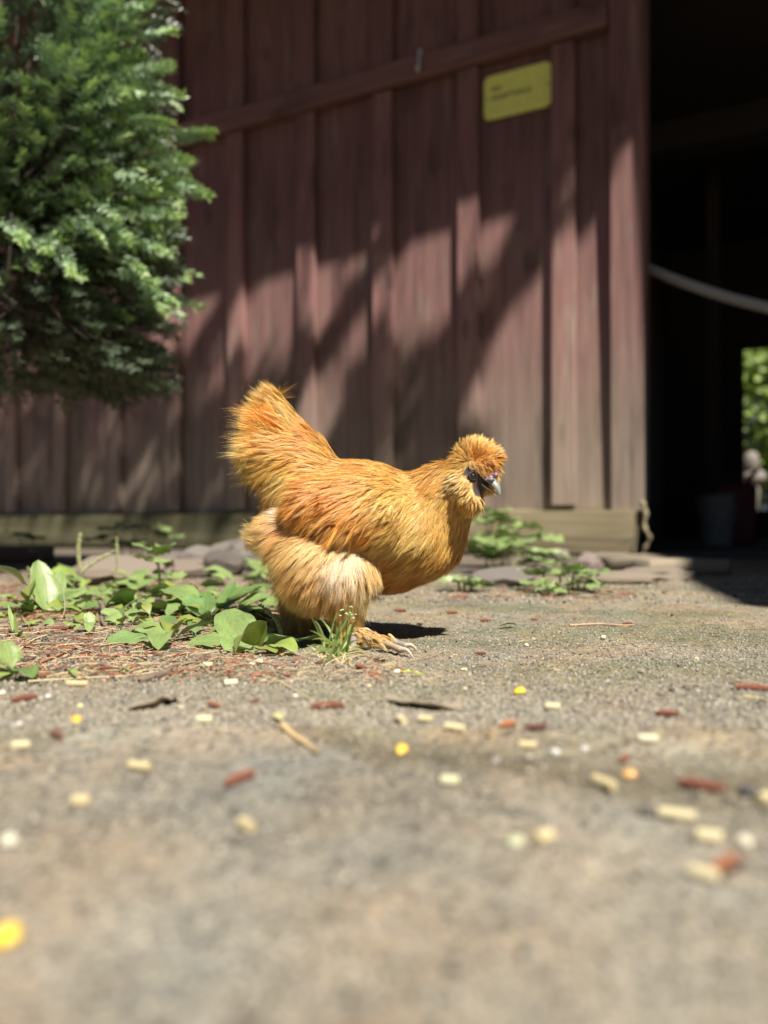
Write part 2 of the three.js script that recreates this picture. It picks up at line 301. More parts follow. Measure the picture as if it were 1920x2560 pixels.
// ------------------------------------------------------------------ foliage helpers
const leafMat = (r, g, b, tr = 0.35, rough = 0.62, map) => phys(r, g, b, rough, { transmission: tr, thickness: 0, side: THREE.DoubleSide, vertexColors: true, ...(map ? { map, bumpMap: map, bumpScale: 0.0006 } : {}) });
const veinMap = texture(256, 256, (x, y) => {                           // u across, v along: five long veins and a net
  const u = (x / 256 - 0.5) * 2, v = y / 256, n = fbm(x / 14, y / 14, 91, 3);
  let vein = 0; for (const k of [0, 0.36, -0.36, 0.68, -0.68]) vein = Math.max(vein, Math.exp(-Math.pow((u - k * (0.75 + 0.25 * Math.sin(v * 3))) / (k ? 0.028 : 0.045), 2)) * (k ? 0.7 : 1));
  const net = Math.abs(Math.sin(v * 34 + Math.abs(u) * 9)) > 0.985 ? 0.25 : 0;
  const k = 0.76 + 0.22 * n; const sp = fbm(x / 9, y / 9, 95, 3); if (sp > 0.66) return [k * 1.05, k * 0.8, k * 0.6]; return [k + 0.26 * vein + 0.07 * net, k + 0.17 * vein + 0.06 * net, k + 0.22 * vein + 0.06 * net];
});
const plantainMat = leafMat(0.27, 0.40, 0.125, 0.32, 0.45, veinMap);
// leaf from base to tip, broad in the middle, on a stalk
function leafGeo(p0, p1, width, o = {}) {
  const { arch = 0.25, roll = 0, fold = 0.12, wave = 0.08, stalk = 0.18, blunt = 0.75, tone = [1, 1, 1], seed = 1, ruf = 0, nu = 13, nv = 8 } = o;
  const L = p0.distanceTo(p1), mid = p0.clone().lerp(p1, 0.5); mid.y += arch * L;
  const pos = [], idx = [], col = [], uv = [];
  for (let i = 0; i <= nu; i++) {
    const t = i / nu, q = p0.clone().multiplyScalar((1 - t) * (1 - t)).addScaledVector(mid, 2 * t * (1 - t)).addScaledVector(p1, t * t);
    const tan = p0.clone().multiplyScalar(-2 * (1 - t)).addScaledVector(mid, 2 - 4 * t).addScaledVector(p1, 2 * t).normalize();
    const side0 = V().crossVectors(tan, V(0, 1, 0)); if (side0.length() < 0.2) side0.set(1, 0, 0); side0.normalize();
    const side = side0.clone().applyAxisAngle(tan, roll * (0.6 + 0.4 * t)), nrm = V().crossVectors(side, tan).normalize();
    const s = clamp((t - stalk) / (1 - stalk));
    let w = t < stalk ? 0.05 + 0.07 * sstep(stalk * 0.5, stalk, t) : 0.10 + 0.9 * Math.pow(Math.sin(Math.PI * Math.pow(s, 0.82)), blunt) * (1 - 0.1 * s); if (i === nu) w = 0.02;
    for (let j = 0; j <= nv; j++) {
      const v = j / nv * 2 - 1, e = v * w * width / 2 * (1 + ruf * (noise(t * 9 + seed, v > 0 ? 3 : 8, seed) - 0.5));
      const z = fold * Math.abs(e) + wave * w * width * v * v * Math.sin(t * 15 + (v > 0 ? 0 : 2.2) + seed) * 0.6 + 0.02 * width * Math.cos(v * 8.5) * w;
      pos.push(q.x + side.x * e + nrm.x * z, q.y + side.y * e + nrm.y * z, q.z + side.z * e + nrm.z * z);
      const k = 0.9 + 0.25 * (noise(t * 4 + seed * 3, v * 2 + seed, 40) - 0.5); col.push(tone[0] * k, tone[1] * k, tone[2] * k); uv.push(j / nv, t);
    }
  }
  for (let i = 0; i < nu; i++) for (let j = 0; j < nv; j++) { const a = i * (nv + 1) + j; idx.push(a, a + 1, a + nv + 1, a + 1, a + nv + 2, a + nv + 1); }
  return buf(pos, idx, col, uv);
}
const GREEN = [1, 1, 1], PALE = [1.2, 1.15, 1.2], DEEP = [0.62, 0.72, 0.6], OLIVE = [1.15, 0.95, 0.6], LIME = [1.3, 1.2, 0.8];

// ------------------------------------------------------------------ yew bush at the upper left
{
  const bush = thing('yew_bush', 'green needled yew bush hanging in from the left before the barn', 'bush', [0, 0, 0]);
  const r = rng(91), C = V(-1.06, 1.06, -2.08), RX = 0.57, RY = 0.82, RZ = 0.52;
  const wood = std(0.045, 0.032, 0.024, 0.95), limbs = [];
  const trunkTop = V(-1.6, 1.5, -2.3);
  const tr = curve([V(-1.74, 0, -2.35), V(-1.72, 0.4, -2.32), V(-1.66, 0.9, -2.3), trunkTop], 14);
  part('trunk', tube(tr, tr.map((_, i) => 0.045 - 0.0022 * i), 9), std(0.11, 0.075, 0.055, 0.95), bush);
  const needleM = [], needleC = [], twigs = [];
  const bump = (dx, dy, dz) => 0.80 + 0.42 * (fbm(dx * 2.6 + 4, dy * 2.6 + dz * 1.9, 33, 3) - 0.5) * 2;
  function shoot(o, dir, len, tone, nee, deep = 1) {
    const side0 = V().crossVectors(dir, V(0, 1, 0)).normalize(), droop = 0.05 + 0.22 * r(), pts = [];
    for (let i = 0; i <= 5; i++) { const t = i / 5; pts.push(o.clone().addScaledVector(dir, len * t).add(V(0, -droop * len * t * t, 0))); }
    twigs.push(tube(pts, pts.map((_, i) => 0.0016 - 0.0002 * i), 4, false));
    const n = Math.round(len / 0.0032), rollA = (r() - 0.5) * 2.2;
    for (let i = 2; i < n; i++) {
      const t = i / n, a = Math.min(4, Math.floor(t * 5)), p = pts[a].clone().lerp(pts[a + 1], t * 5 - a), tan = pts[a + 1].clone().sub(pts[a]).normalize();
      const sd = side0.clone().applyAxisAngle(tan, rollA + (r() - 0.5) * 1.5), s = i % 2 ? 1 : -1, L = nee * (0.75 + 0.4 * r()) * (t > 0.85 ? 0.7 : 1) * (t < 0.1 ? 0.7 : 1);
      const y = tan.clone().multiplyScalar(0.35 + 0.9 * t * t * 0.8 + 0.2 * r()).addScaledVector(sd, s).add(V(0, 0.15 + 0.2 * (r() - 0.5), 0)).normalize(), z = V().crossVectors(y, tan).normalize(); if (z.y < 0) z.negate();
      z.addScaledVector(V(r() - 0.5, r() - 0.5, r() - 0.5), 0.5).addScaledVector(y, -z.dot(y)).normalize();
      const x = V().crossVectors(y, z);
      needleM.push(frame(p, x.multiplyScalar(0.0042), y.multiplyScalar(L), z.multiplyScalar(0.0042)));
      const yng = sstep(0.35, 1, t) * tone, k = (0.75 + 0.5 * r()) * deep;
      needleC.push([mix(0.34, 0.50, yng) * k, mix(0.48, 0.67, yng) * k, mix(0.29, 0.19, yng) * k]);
    }
  }
  const outer = 2300;
  for (let i = 0; i < outer; i++) {
    const ct = 1 - 2 * (i + 0.5) / outer, st = Math.sqrt(1 - ct * ct), ph = i * 2.39996, dx = st * Math.cos(ph), dy = ct, dz = st * Math.sin(ph);
    if (dz < -0.55 || dx < -0.95) continue;
    const b = bump(dx, dy, dz); if (dy < -0.45 && r() < 0.45) continue;
    if (fbm(dx * 4 + 1, dy * 4 + dz * 3, 55, 2) < 0.36) continue;
    const k = b * (0.86 + 0.16 * r()), p = V(C.x + dx * RX * k, C.y + dy * RY * k, C.z + dz * RZ * k);
    if (p.y < 0.58 + 0.2 * sstep(-0.1, 0.45, dx)) continue;
    const dir = V(dx * 0.8 + 0.25, dy * 0.45 + 0.12, dz * 0.9 + 0.25).add(V((r() - 0.5) * 0.9, (r() - 0.5) * 0.7, (r() - 0.5) * 0.9)).normalize();
    const len = 0.07 + 0.07 * r(); shoot(p.addScaledVector(dir, -0.03), dir, len, (0.25 + 0.75 * r()) * sstep(-0.5, 0.2, dx + 0.5 * dy + 0.3), 0.024 + 0.007 * r());
    if (i % 11 === 0) { const inner = V(C.x + dx * RX * 0.15, C.y + dy * RY * 0.2 + 0.05, C.z + dz * RZ * 0.15), q = p.clone(); limbs.push(tube(curve([inner.lerp(tr[10], 0.3), p.clone().lerp(C, 0.45).add(V(0, -0.03, 0)), q], 6), [0.008, 0.007, 0.006, 0.005, 0.004, 0.003, 0.002], 5)); }
  }
  // long sprays that break the outline
  for (const [px, py, d] of [[535, 345, 1.92], [530, 500, 1.9], [470, 245, 1.95], [440, 775, 1.9], [440, 90, 1.95], [480, 415, 1.85], [455, 560, 1.88], [420, 640, 1.9], [395, 730, 1.86], [430, 180, 1.9], [380, 20, 1.9], [430, 320, 1.84], [360, 690, 1.82], [330, 820, 1.9], [250, 850, 1.9], [400, 480, 1.8], [120, 640, 1.7], [60, 620, 1.7], [180, 700, 1.7], [300, 560, 1.72], [410, 800, 1.9], [90, 690, 1.72], [260, 620, 1.74], [330, 620, 1.78]]) {
    const tip = at(px, py, d), dir = tip.clone().sub(V(C.x, C.y + 0.05, C.z)).normalize(); dir.y *= 0.5; dir.normalize();
    for (let k = 0; k < 4; k++) { const dd = dir.clone().add(V((r() - 0.5) * 0.7, (r() - 0.5) * 0.5, (r() - 0.5) * 0.7)).normalize(); shoot(tip.clone().addScaledVector(dd, -0.125).add(V(0, 0.03, 0)), dd, 0.11 + 0.03 * r(), 0.4 + 0.5 * r(), 0.02); }
    limbs.push(tube(curve([V(C.x - 0.1, C.y - 0.1, C.z), tip.clone().lerp(C, 0.5), tip.clone().addScaledVector(dir, -0.1)], 8), [0.009, 0.008, 0.007, 0.006, 0.005, 0.004, 0.003, 0.003, 0.002], 5));
  }
  // dead brown twigs low inside; inner foliage with shade darkened into its colour
  for (let i = 0; i < 500; i++) { const p = V(C.x + (r() - 0.6) * 0.7, 0.60 + 0.3 * r(), C.z + (r() - 0.5) * 0.7), dir = V(r() - 0.4, (r() - 0.5) * 0.7 - 0.2, r() - 0.5).normalize(), l = 0.06 + 0.12 * r(); limbs.push(tube([p, p.clone().addScaledVector(dir, l * 0.5).add(V(0, -0.01, 0)), p.clone().addScaledVector(dir, l)], [0.003, 0.002, 0.001], 4)); }
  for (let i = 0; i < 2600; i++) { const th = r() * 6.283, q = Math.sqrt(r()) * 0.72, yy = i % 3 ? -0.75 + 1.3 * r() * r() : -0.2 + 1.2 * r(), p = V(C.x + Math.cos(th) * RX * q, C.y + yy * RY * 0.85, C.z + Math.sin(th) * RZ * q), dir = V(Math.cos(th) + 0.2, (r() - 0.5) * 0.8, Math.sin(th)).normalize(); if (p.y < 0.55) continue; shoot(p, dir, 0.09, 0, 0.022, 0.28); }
  const ng = buf([-0.5, 0, 0, 0.5, 0, 0, -0.62, 0.35, 0.25, 0.62, 0.35, 0.25, 0, 0.35, 0, 0, 0, 0, -0.5, 0.75, 0.2, 0.5, 0.75, 0.2, 0, 0.75, -0.05, 0, 1, 0], [0, 5, 2, 5, 4, 2, 5, 1, 4, 1, 3, 4, 2, 4, 6, 4, 8, 6, 4, 3, 8, 3, 7, 8, 6, 8, 9, 8, 7, 9]);
  const m = phys(1, 1, 1, 0.4, { clearcoat: 0.15, clearcoatRoughness: 0.35, transmission: 0.42, thickness: 0, side: THREE.DoubleSide });
  part('branch', mergeGeometries(limbs), wood, bush).userData.kind = 'stuff';
  part('twig', mergeGeometries(twigs), std(0.13, 0.17, 0.06, 0.9), bush).userData.kind = 'stuff';
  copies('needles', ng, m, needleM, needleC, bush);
}
// ------------------------------------------------------------------ tree above, out of the frame: its limbs dapple the barn wall
{
  const tree = thing('overhanging_tree', 'leafy tree overhead whose branches dapple the red barn wall with shade', 'tree', [0, 0, 0]);
  const r = rng(404), bark = std(0.13, 0.10, 0.075, 0.95);
  const foot = W0.clone().addScaledVector(WR, 5.4).addScaledVector(WN, 1.2), tr = curve([foot.clone(), foot.clone().add(V(-0.1, 2, 0)), foot.clone().add(V(-0.3, 4.2, 0.1)), foot.clone().add(V(-0.7, 6.6, 0.1))], 20);
  part('trunk', tube(tr, tr.map((_, i) => 0.17 - 0.005 * i), 12), bark, tree);
  const leafM = [], leafC = [];
  // each limb: points on the wall (metres left of the doorway, height) that its shade follows, and the width of that shade
  const strips = [
    [[0.20, 1.62], [0.57, 1.27], [0.80, 0.97], [1.03, 0.72], [1.22, 0.50], 0.13, 4.1],
    [[0.84, 1.22], [0.92, 0.80], [1.00, 0.50], [1.05, 0.25], 0.22, 4.3],
    [[0.36, 1.75], [0.52, 1.5], [0.66, 1.22], 0.17, 4.2],
    [[1.12, 1.60], [1.36, 1.36], [1.55, 1.12], [1.72, 0.90], [1.9, 0.62], 0.11, 3.9],
    [[1.30, 1.02], [1.42, 0.72], [1.50, 0.45], [1.55, 0.2], 0.17, 4.4],
    [[1.80, 0.95], [1.92, 0.65], [2.0, 0.3], 0.11, 4.0],
    [[2.00, 1.55], [2.25, 1.34], [2.55, 0.95], [2.85, 0.62], [3.1, 0.3], 0.24, 4.2],
    [[2.30, 0.80], [2.42, 0.5], [2.5, 0.3], 0.13, 4.0],
    [[2.75, 1.45], [3.05, 1.10], [3.35, 0.75], [3.55, 0.4], 0.24, 4.4],
    [[3.30, 1.40], [3.65, 0.95], [3.95, 0.55], [4.1, 0.2], 0.18, 4.1],
    [[3.9, 1.35], [4.3, 0.8], [4.7, 0.2], 0.22, 4.3],
    [[2.6, 0.2], [3.2, 0.16], [3.9, 0.2], [4.6, 0.16], 0.16, 4.2],
    [[1.55, 0.08], [2.0, 0.12], [2.5, 0.10], 0.11, 4.2],
  ];
  for (const st of strips) {
    const D = st[st.length - 1], w = st[st.length - 2], pts = st.slice(0, -2).map(([s, y]) => wall(s, y).addScaledVector(SUN, D)), line = curve(pts, 60);
    const join = tr[clamp(Math.round(14 + 5 * r()), 0, 20)];
    const ext = pts[0].clone().sub(pts[1]).normalize(), high = wall(st[0][0] - 0.22, 2.25).addScaledVector(SUN, D), bough = curve([join.clone().setY(Math.max(join.y, 5.8)), high.clone().lerp(join, 0.4).setY(Math.max(high.y + 0.2, 5.9)), high, pts[0].clone().lerp(high, 0.3), ...pts], 60);
    part('bough', tube(bough, bough.map((_, i) => 0.026 - 0.00036 * i), 7), bark, tree);
    for (let i = 0; i < 60; i++) {
      const n = Math.ceil(line[i].distanceTo(line[i + 1]) * w * 900);
      for (let k = 0; k < n; k++) {
        const u = r() + r() + r() * 0.6 - 1.3, off = u * 1.15 * w, p = line[i].clone().lerp(line[i + 1], r()).addScaledVector(WR, off * 0.75).add(V(0, off * 0.75, 0)).addScaledVector(SUN, (r() - 0.5) * 0.35).addScaledVector(WN, (r() - 0.5) * 0.03);
        const y = V(r() - 0.5, r() * 0.5 - 0.3, r() - 0.5).normalize(), z = V(r() - 0.5, 1, r() - 0.5).normalize(); z.addScaledVector(y, -z.dot(y)).normalize(); const x = V().crossVectors(y, z), L = 0.06 + 0.035 * r();
        leafM.push(frame(p, x.multiplyScalar(L * 0.62), y.multiplyScalar(L), z.multiplyScalar(L)));
        const c = 0.8 + 0.4 * r(); leafC.push([0.07 * c, 0.14 * c, 0.035 * c]);
      }
    }
  }
  for (let i = 0; i < 2600; i++) {
    const s0 = 0.75 + 4.6 * r(), y0 = 1.15 * r() * (0.75 + 0.25 * r()), clump = fbm(s0 * 4.2 + 0.9 * y0 * 4.2, y0 * 1.1, 88, 2); if (clump < 0.44 - 0.12 * sstep(2.2, 4, s0)) continue;
    const p = wall(s0, y0).addScaledVector(SUN, 4.0 + 0.6 * r()), y = V(r() - 0.5, r() * 0.5 - 0.3, r() - 0.5).normalize(), z = V(r() - 0.5, 1, r() - 0.5).normalize(); z.addScaledVector(y, -z.dot(y)).normalize(); const x = V().crossVectors(y, z), L = 0.06 + 0.035 * r(), c = 0.8 + 0.4 * r();
    leafM.push(frame(p, x.multiplyScalar(L * 0.62), y.multiplyScalar(L), z.multiplyScalar(L))); leafC.push([0.07 * c, 0.14 * c, 0.035 * c]);
  }
  const lg = buf([0, 0, 0, -0.42, 0.35, 0.06, 0.42, 0.35, 0.06, -0.35, 0.7, 0.05, 0.35, 0.7, 0.05, 0, 1, 0, 0, 0.5, 0], [0, 6, 1, 0, 2, 6, 1, 6, 3, 2, 4, 6, 3, 6, 5, 6, 4, 5]);
  copies('foliage', lg, phys(1, 1, 1, 0.7, { transmission: 0.2, thickness: 0, side: THREE.DoubleSide }), leafM, leafC, tree);
}
// ------------------------------------------------------------------ tree added unseen behind the viewer, to cut sky and bounce light
{
  const r = rng(808), tree = thing('added_shade_tree', 'added leafy tree, unseen behind the viewer, that cuts fill light on the barn', 'tree', [0, 0, 0]), bark = std(0.13, 0.10, 0.075, 0.95), M = [], Cc = [];
  const tr = curve([V(1.5, 0, 6.2), V(1.4, 2, 6.1), V(1.1, 4.2, 6), V(0.9, 6.5, 5.8)], 16);
  part('trunk', tube(tr, tr.map((_, i) => 0.24 - 0.011 * i), 12), bark, tree);
  for (let i = 0; i < 14; i++) { const a = i * 2.4, e = V(1 + Math.cos(a) * (2.5 + r()), 4 + 2.5 * r(), 5.9 + Math.sin(a) * 1.8); part('bough', tube(curve([tr[7 + i % 8], tr[7 + i % 8].clone().lerp(e, 0.5).add(V(0, 0.3, 0)), e], 10), [...Array(11)].map((_, k) => 0.07 - 0.006 * k), 7), bark, tree); }
  for (let i = 0; i < 9000; i++) {
    const a = r() * 6.283, u = r() * 2 - 1, q = 0.45 + 0.55 * Math.sqrt(r()), p = V(0.8 + Math.cos(a) * Math.sqrt(1 - u * u) * 4.6 * q, 5.0 + u * 2.3 * q, 6.0 + Math.sin(a) * Math.sqrt(1 - u * u) * 2.2 * q);
    const y = V(r() - 0.5, r() - 0.6, r() - 0.5).normalize(), z = V(r() - 0.5, 0.7, r() - 0.5).normalize(); z.addScaledVector(y, -z.dot(y)).normalize(); const x = V().crossVectors(y, z), L = 0.16 + 0.1 * r(), c = 0.7 + 0.6 * r();
    M.push(frame(p, x.multiplyScalar(L * 0.6), y.multiplyScalar(L), z.multiplyScalar(L))); Cc.push([0.06 * c, 0.12 * c, 0.03 * c]);
  }
  const lg = buf([0, 0, 0, -0.42, 0.35, 0.06, 0.42, 0.35, 0.06, -0.35, 0.7, 0.05, 0.35, 0.7, 0.05, 0, 1, 0, 0, 0.5, 0], [0, 6, 1, 0, 2, 6, 1, 6, 3, 2, 4, 6, 3, 6, 5, 6, 4, 5]);
  copies('foliage', lg, phys(1, 1, 1, 0.7, { transmission: 0.2, thickness: 0, side: THREE.DoubleSide }), M, Cc, tree);
}
// ------------------------------------------------------------------ greenery and a pale post seen through the barn
{
  const r = rng(61), base = at(1935, 1330, 14).setY(0), bush = thing('shrub', 'sunlit green shrub seen through the opening at the back of the barn', 'shrub', base.toArray());
  bush.scale.setScalar(1.55); const M = [], Cc = [], st = [];
  for (let i = 0; i < 30; i++) { const a = r() * 6.28, q = r() * 0.8; st.push(tube(curve([V(0.1 * Math.cos(a), 0, 0.1 * Math.sin(a)), V(q * 0.6 * Math.cos(a), 0.8, q * 0.6 * Math.sin(a)), V(q * Math.cos(a), 1.3 + 1.1 * r(), q * Math.sin(a))], 6), [0.02, 0.017, 0.014, 0.011, 0.008, 0.006, 0.004], 5)); }
  for (let i = 0; i < 4200; i++) {
    const a = r() * 6.283, u = r() * 2 - 1, q = 0.55 + 0.45 * r(), p = V(Math.cos(a) * Math.sqrt(1 - u * u) * 1.1 * q, 1.45 + u * 1.1 * q, Math.sin(a) * Math.sqrt(1 - u * u) * 0.9 * q);
    const y = V(r() - 0.5, r() - 0.6, r() - 0.5).normalize(), z = V(r() - 0.5, 0.7, r() - 0.2).normalize(); z.addScaledVector(y, -z.dot(y)).normalize(); const x = V().crossVectors(y, z), L = 0.12 + 0.07 * r();
    M.push(frame(p, x.multiplyScalar(L * 0.6), y.multiplyScalar(L), z.multiplyScalar(L))); const c = 0.7 + 0.6 * r(); Cc.push([0.24 * c, 0.33 * c, 0.05 * c]);
  }
  const lg = buf([0, 0, 0, -0.42, 0.35, 0.06, 0.42, 0.35, 0.06, -0.35, 0.7, 0.05, 0.35, 0.7, 0.05, 0, 1, 0, 0, 0.5, 0], [0, 6, 1, 0, 2, 6, 1, 6, 3, 2, 4, 6, 3, 6, 5, 6, 4, 5]);
  part('stem', mergeGeometries(st), std(0.1, 0.08, 0.05), bush).userData.kind = 'stuff';
  copies('leaves', lg, phys(1, 1, 1, 0.6, { transmission: 0.35, thickness: 0, side: THREE.DoubleSide }), M, Cc, bush);
  const k = thing('garden_post', 'pale knobbed post outdoors beyond the back of the barn', 'post', at(1878, 1330, 12.6).setY(0).toArray()); k.scale.setScalar(1.5);
  part('post_shaft', new THREE.LatheGeometry([[0, 0], [0.10, 0], [0.07, 0.1], [0.075, 0.35], [0.09, 0.5], [0.085, 0.56], [0, 0.57]].map(([a, b]) => new THREE.Vector2(a, b)), 16), std(0.20, 0.185, 0.15, 0.9), k);
  part('post_knob', lump(0.12, 1, 0.85, 1, 3, 0.2).translate(0.03, 0.66, 0), std(0.21, 0.18, 0.155, 0.9), k);
  part('post_cap', lump(0.10, 0.9, 1.3, 0.9, 5, 0.2).translate(-0.01, 0.83, 0), std(0.20, 0.175, 0.15, 0.9), k);
}
// ------------------------------------------------------------------ hen
{
  const K = 0.4581, POS = V(-0.0249, 0, -0.86);
  const c = (cx, cy, z = 0) => at(540 + cx * K, 920 + cy * K, 0.86 - z).sub(POS);          // hen's own axes; z towards the viewer's side
  const crop = (p) => { const d = 0.86 - p.z, w = p.clone().add(POS); return [((w.x / d * F + 960) - 540) / K, ((1320 - (w.y - EYE) / d * F) - 920) / K]; };
  const U = K * 0.86 / F;
  const r = rng(1234);
  const caps = [], cap = (a, b, ra, rb, k = 0.02, sz = 1) => caps.push({ a: c(...a), b: c(...b), ra: ra * U, rb: rb * U, k, sz });
  cap([560, 735, 0], [820, 840, 0], 225, 285, 0.03); cap([820, 840, 0], [1090, 890, 0], 285, 258, 0.03);
  cap([700, 1000, 0], [960, 1060, 0], 190, 145, 0.03); cap([480, 640, 0], [335, 480, 0], 175, 100, 0.03); cap([335, 480, 0], [285, 270, 0], 100, 38, 0.03);
  cap([330, 880, 0], [500, 900, 0], 105, 160, 0.03); cap([510, 480, 0], [345, 215, 0], 105, 42, 0.02);
  cap([385, 905, 0.030], [560, 1055, 0.045], 115, 165, 0.02); cap([560, 1055, 0.045], [715, 1120, 0.048], 165, 122, 0.02); cap([600, 1130, 0.04], [690, 1215, 0.045], 130, 95, 0.02); cap([715, 1120, 0.048], [722, 1290, 0.046], 118, 72, 0.015);
  cap([722, 1290, 0.046], [728, 1430, 0.052], 62, 36, 0.012); cap([728, 1430, 0.052], [745, 1520, 0.062], 36, 26, 0.01);
  cap([490, 1130, -0.045], [465, 1300, -0.05], 110, 78, 0.02); cap([470, 1270, -0.05], [490, 1400, -0.05], 55, 24, 0.015);
  cap([1120, 830, 0.005], [1235, 705, 0.018], 208, 140, 0.03); cap([1235, 705, 0.018], [1350, 605, 0.036], 138, 110, 0.025);
  cap([1410, 585, 0.045], [1420, 580, 0.05], 98, 92, 0.012);
  cap([1385, 490, 0.042], [1480, 500, 0.058], 78, 68, 0.012); cap([1440, 480, 0.035], [1430, 472, 0.05], 66, 66, 0.012);
  cap([1340, 640, 0.058], [1375, 700, 0.062], 52, 50, 0.010); cap([1385, 720, 0.048], [1410, 745, 0.06], 58, 42, 0.010); cap([1500, 560, 0.022], [1490, 640, 0.03], 48, 40, 0.01);
  // the folded wing on either side
  const wing = (sg) => { caps.push({ a: c(560, 740, 0.054 * sg), b: c(880, 760, 0.046 * sg), ra: 115 * U, rb: 150 * U, k: 0.02 }); caps.push({ a: c(700, 830, 0.056 * sg), b: c(850, 830, 0.050 * sg), ra: 125 * U, rb: 120 * U, k: 0.016 }); };
  wing(1); wing(-1);
  const pa = V(), ba = V();
  function sdf(p) {
    let d = 1;
    for (const e of caps) {
      pa.subVectors(p, e.a); ba.subVectors(e.b, e.a); const L2 = ba.lengthSq(), t = L2 > 0 ? clamp(pa.dot(ba) / L2) : 0;
      const v = pa.addScaledVector(ba, -t).length() - (e.ra + (e.rb - e.ra) * t), k = e.k;
      if (d === 1) d = v; else { const h = Math.max(k - Math.abs(d - v), 0) / k; d = Math.min(d, v) - h * h * k * 0.25; }
    }
    return d;
  }
  // surface nets
  const lo = V(-0.165, -0.005, -0.11), hi = V(0.175, 0.335, 0.13), cs = 0.0036, nx = Math.ceil((hi.x - lo.x) / cs), ny = Math.ceil((hi.y - lo.y) / cs), nz = Math.ceil((hi.z - lo.z) / cs);
  const fld = new Float32Array(nx * ny * nz), ix = (i, j, k) => (k * ny + j) * nx + i, q = V();
  for (let k = 0; k < nz; k++) for (let j = 0; j < ny; j++) for (let i = 0; i < nx; i++) fld[ix(i, j, k)] = sdf(q.set(lo.x + i * cs, lo.y + j * cs, lo.z + k * cs));
  const vid = new Int32Array(nx * ny * nz).fill(-1), pos = [], idx = [];
  for (let k = 0; k < nz - 1; k++) for (let j = 0; j < ny - 1; j++) for (let i = 0; i < nx - 1; i++) {
    let n = 0, sx = 0, sy = 0, sz = 0; const val = (a, b, d) => fld[ix(i + a, j + b, k + d)];
    const edge = (a, b) => { const u = val(...a), v = val(...b); if ((u < 0) !== (v < 0)) { const t = u / (u - v); sx += a[0] + (b[0] - a[0]) * t; sy += a[1] + (b[1] - a[1]) * t; sz += a[2] + (b[2] - a[2]) * t; n++; } };
    let m = 0; for (let e = 0; e < 8; e++) m += val(e & 1, e >> 1 & 1, e >> 2) < 0 ? 1 : 0; if (!m || m === 8) continue;
    for (let e = 0; e < 8; e++) for (let b = 1; b < 8; b <<= 1) if (!(e & b)) { const f = e | b; edge([e & 1, e >> 1 & 1, e >> 2], [f & 1, f >> 1 & 1, f >> 2]); }
    vid[ix(i, j, k)] = pos.length / 3; pos.push(lo.x + (i + sx / n) * cs, lo.y + (j + sy / n) * cs, lo.z + (k + sz / n) * cs);
  }
  for (let k = 1; k < nz - 1; k++) for (let j = 1; j < ny - 1; j++) for (let i = 1; i < nx - 1; i++) {
    const s0 = fld[ix(i, j, k)] < 0, quad = (a, b, cc, d, flip) => flip ? idx.push(a, cc, b, a, d, cc) : idx.push(a, b, cc, a, cc, d);
    if (s0 !== fld[ix(i + 1, j, k)] < 0) quad(vid[ix(i, j - 1, k - 1)], vid[ix(i, j, k - 1)], vid[ix(i, j, k)], vid[ix(i, j - 1, k)], !s0);
    if (s0 !== fld[ix(i, j + 1, k)] < 0) quad(vid[ix(i - 1, j, k - 1)], vid[ix(i - 1, j, k)], vid[ix(i, j, k)], vid[ix(i, j, k - 1)], !s0);
    if (s0 !== fld[ix(i, j, k + 1)] < 0) quad(vid[ix(i - 1, j - 1, k)], vid[ix(i, j - 1, k)], vid[ix(i, j, k)], vid[ix(i - 1, j, k)], !s0);
  }
  const PAL = { gold: [0.87, 0.50, 0.105], deep: [0.80, 0.385, 0.060], light: [0.93, 0.65, 0.20], fawn: [0.88, 0.56, 0.185], cream: [0.88, 0.66, 0.31], white: [0.92, 0.84, 0.68], brown: [0.68, 0.285, 0.040], face: [0.055, 0.036, 0.037], grey: [0.22, 0.19, 0.17] };
  // how the plumage runs: place (x, y on the flank), direction, lift, length in mm, colour, part, width
  const T = 'tail_feathers', W = 'wing_feathers', B = 'body_feathers', H = 'thigh_fluff', C = 'crest', M = 'beard', S = 'shank_feathers';
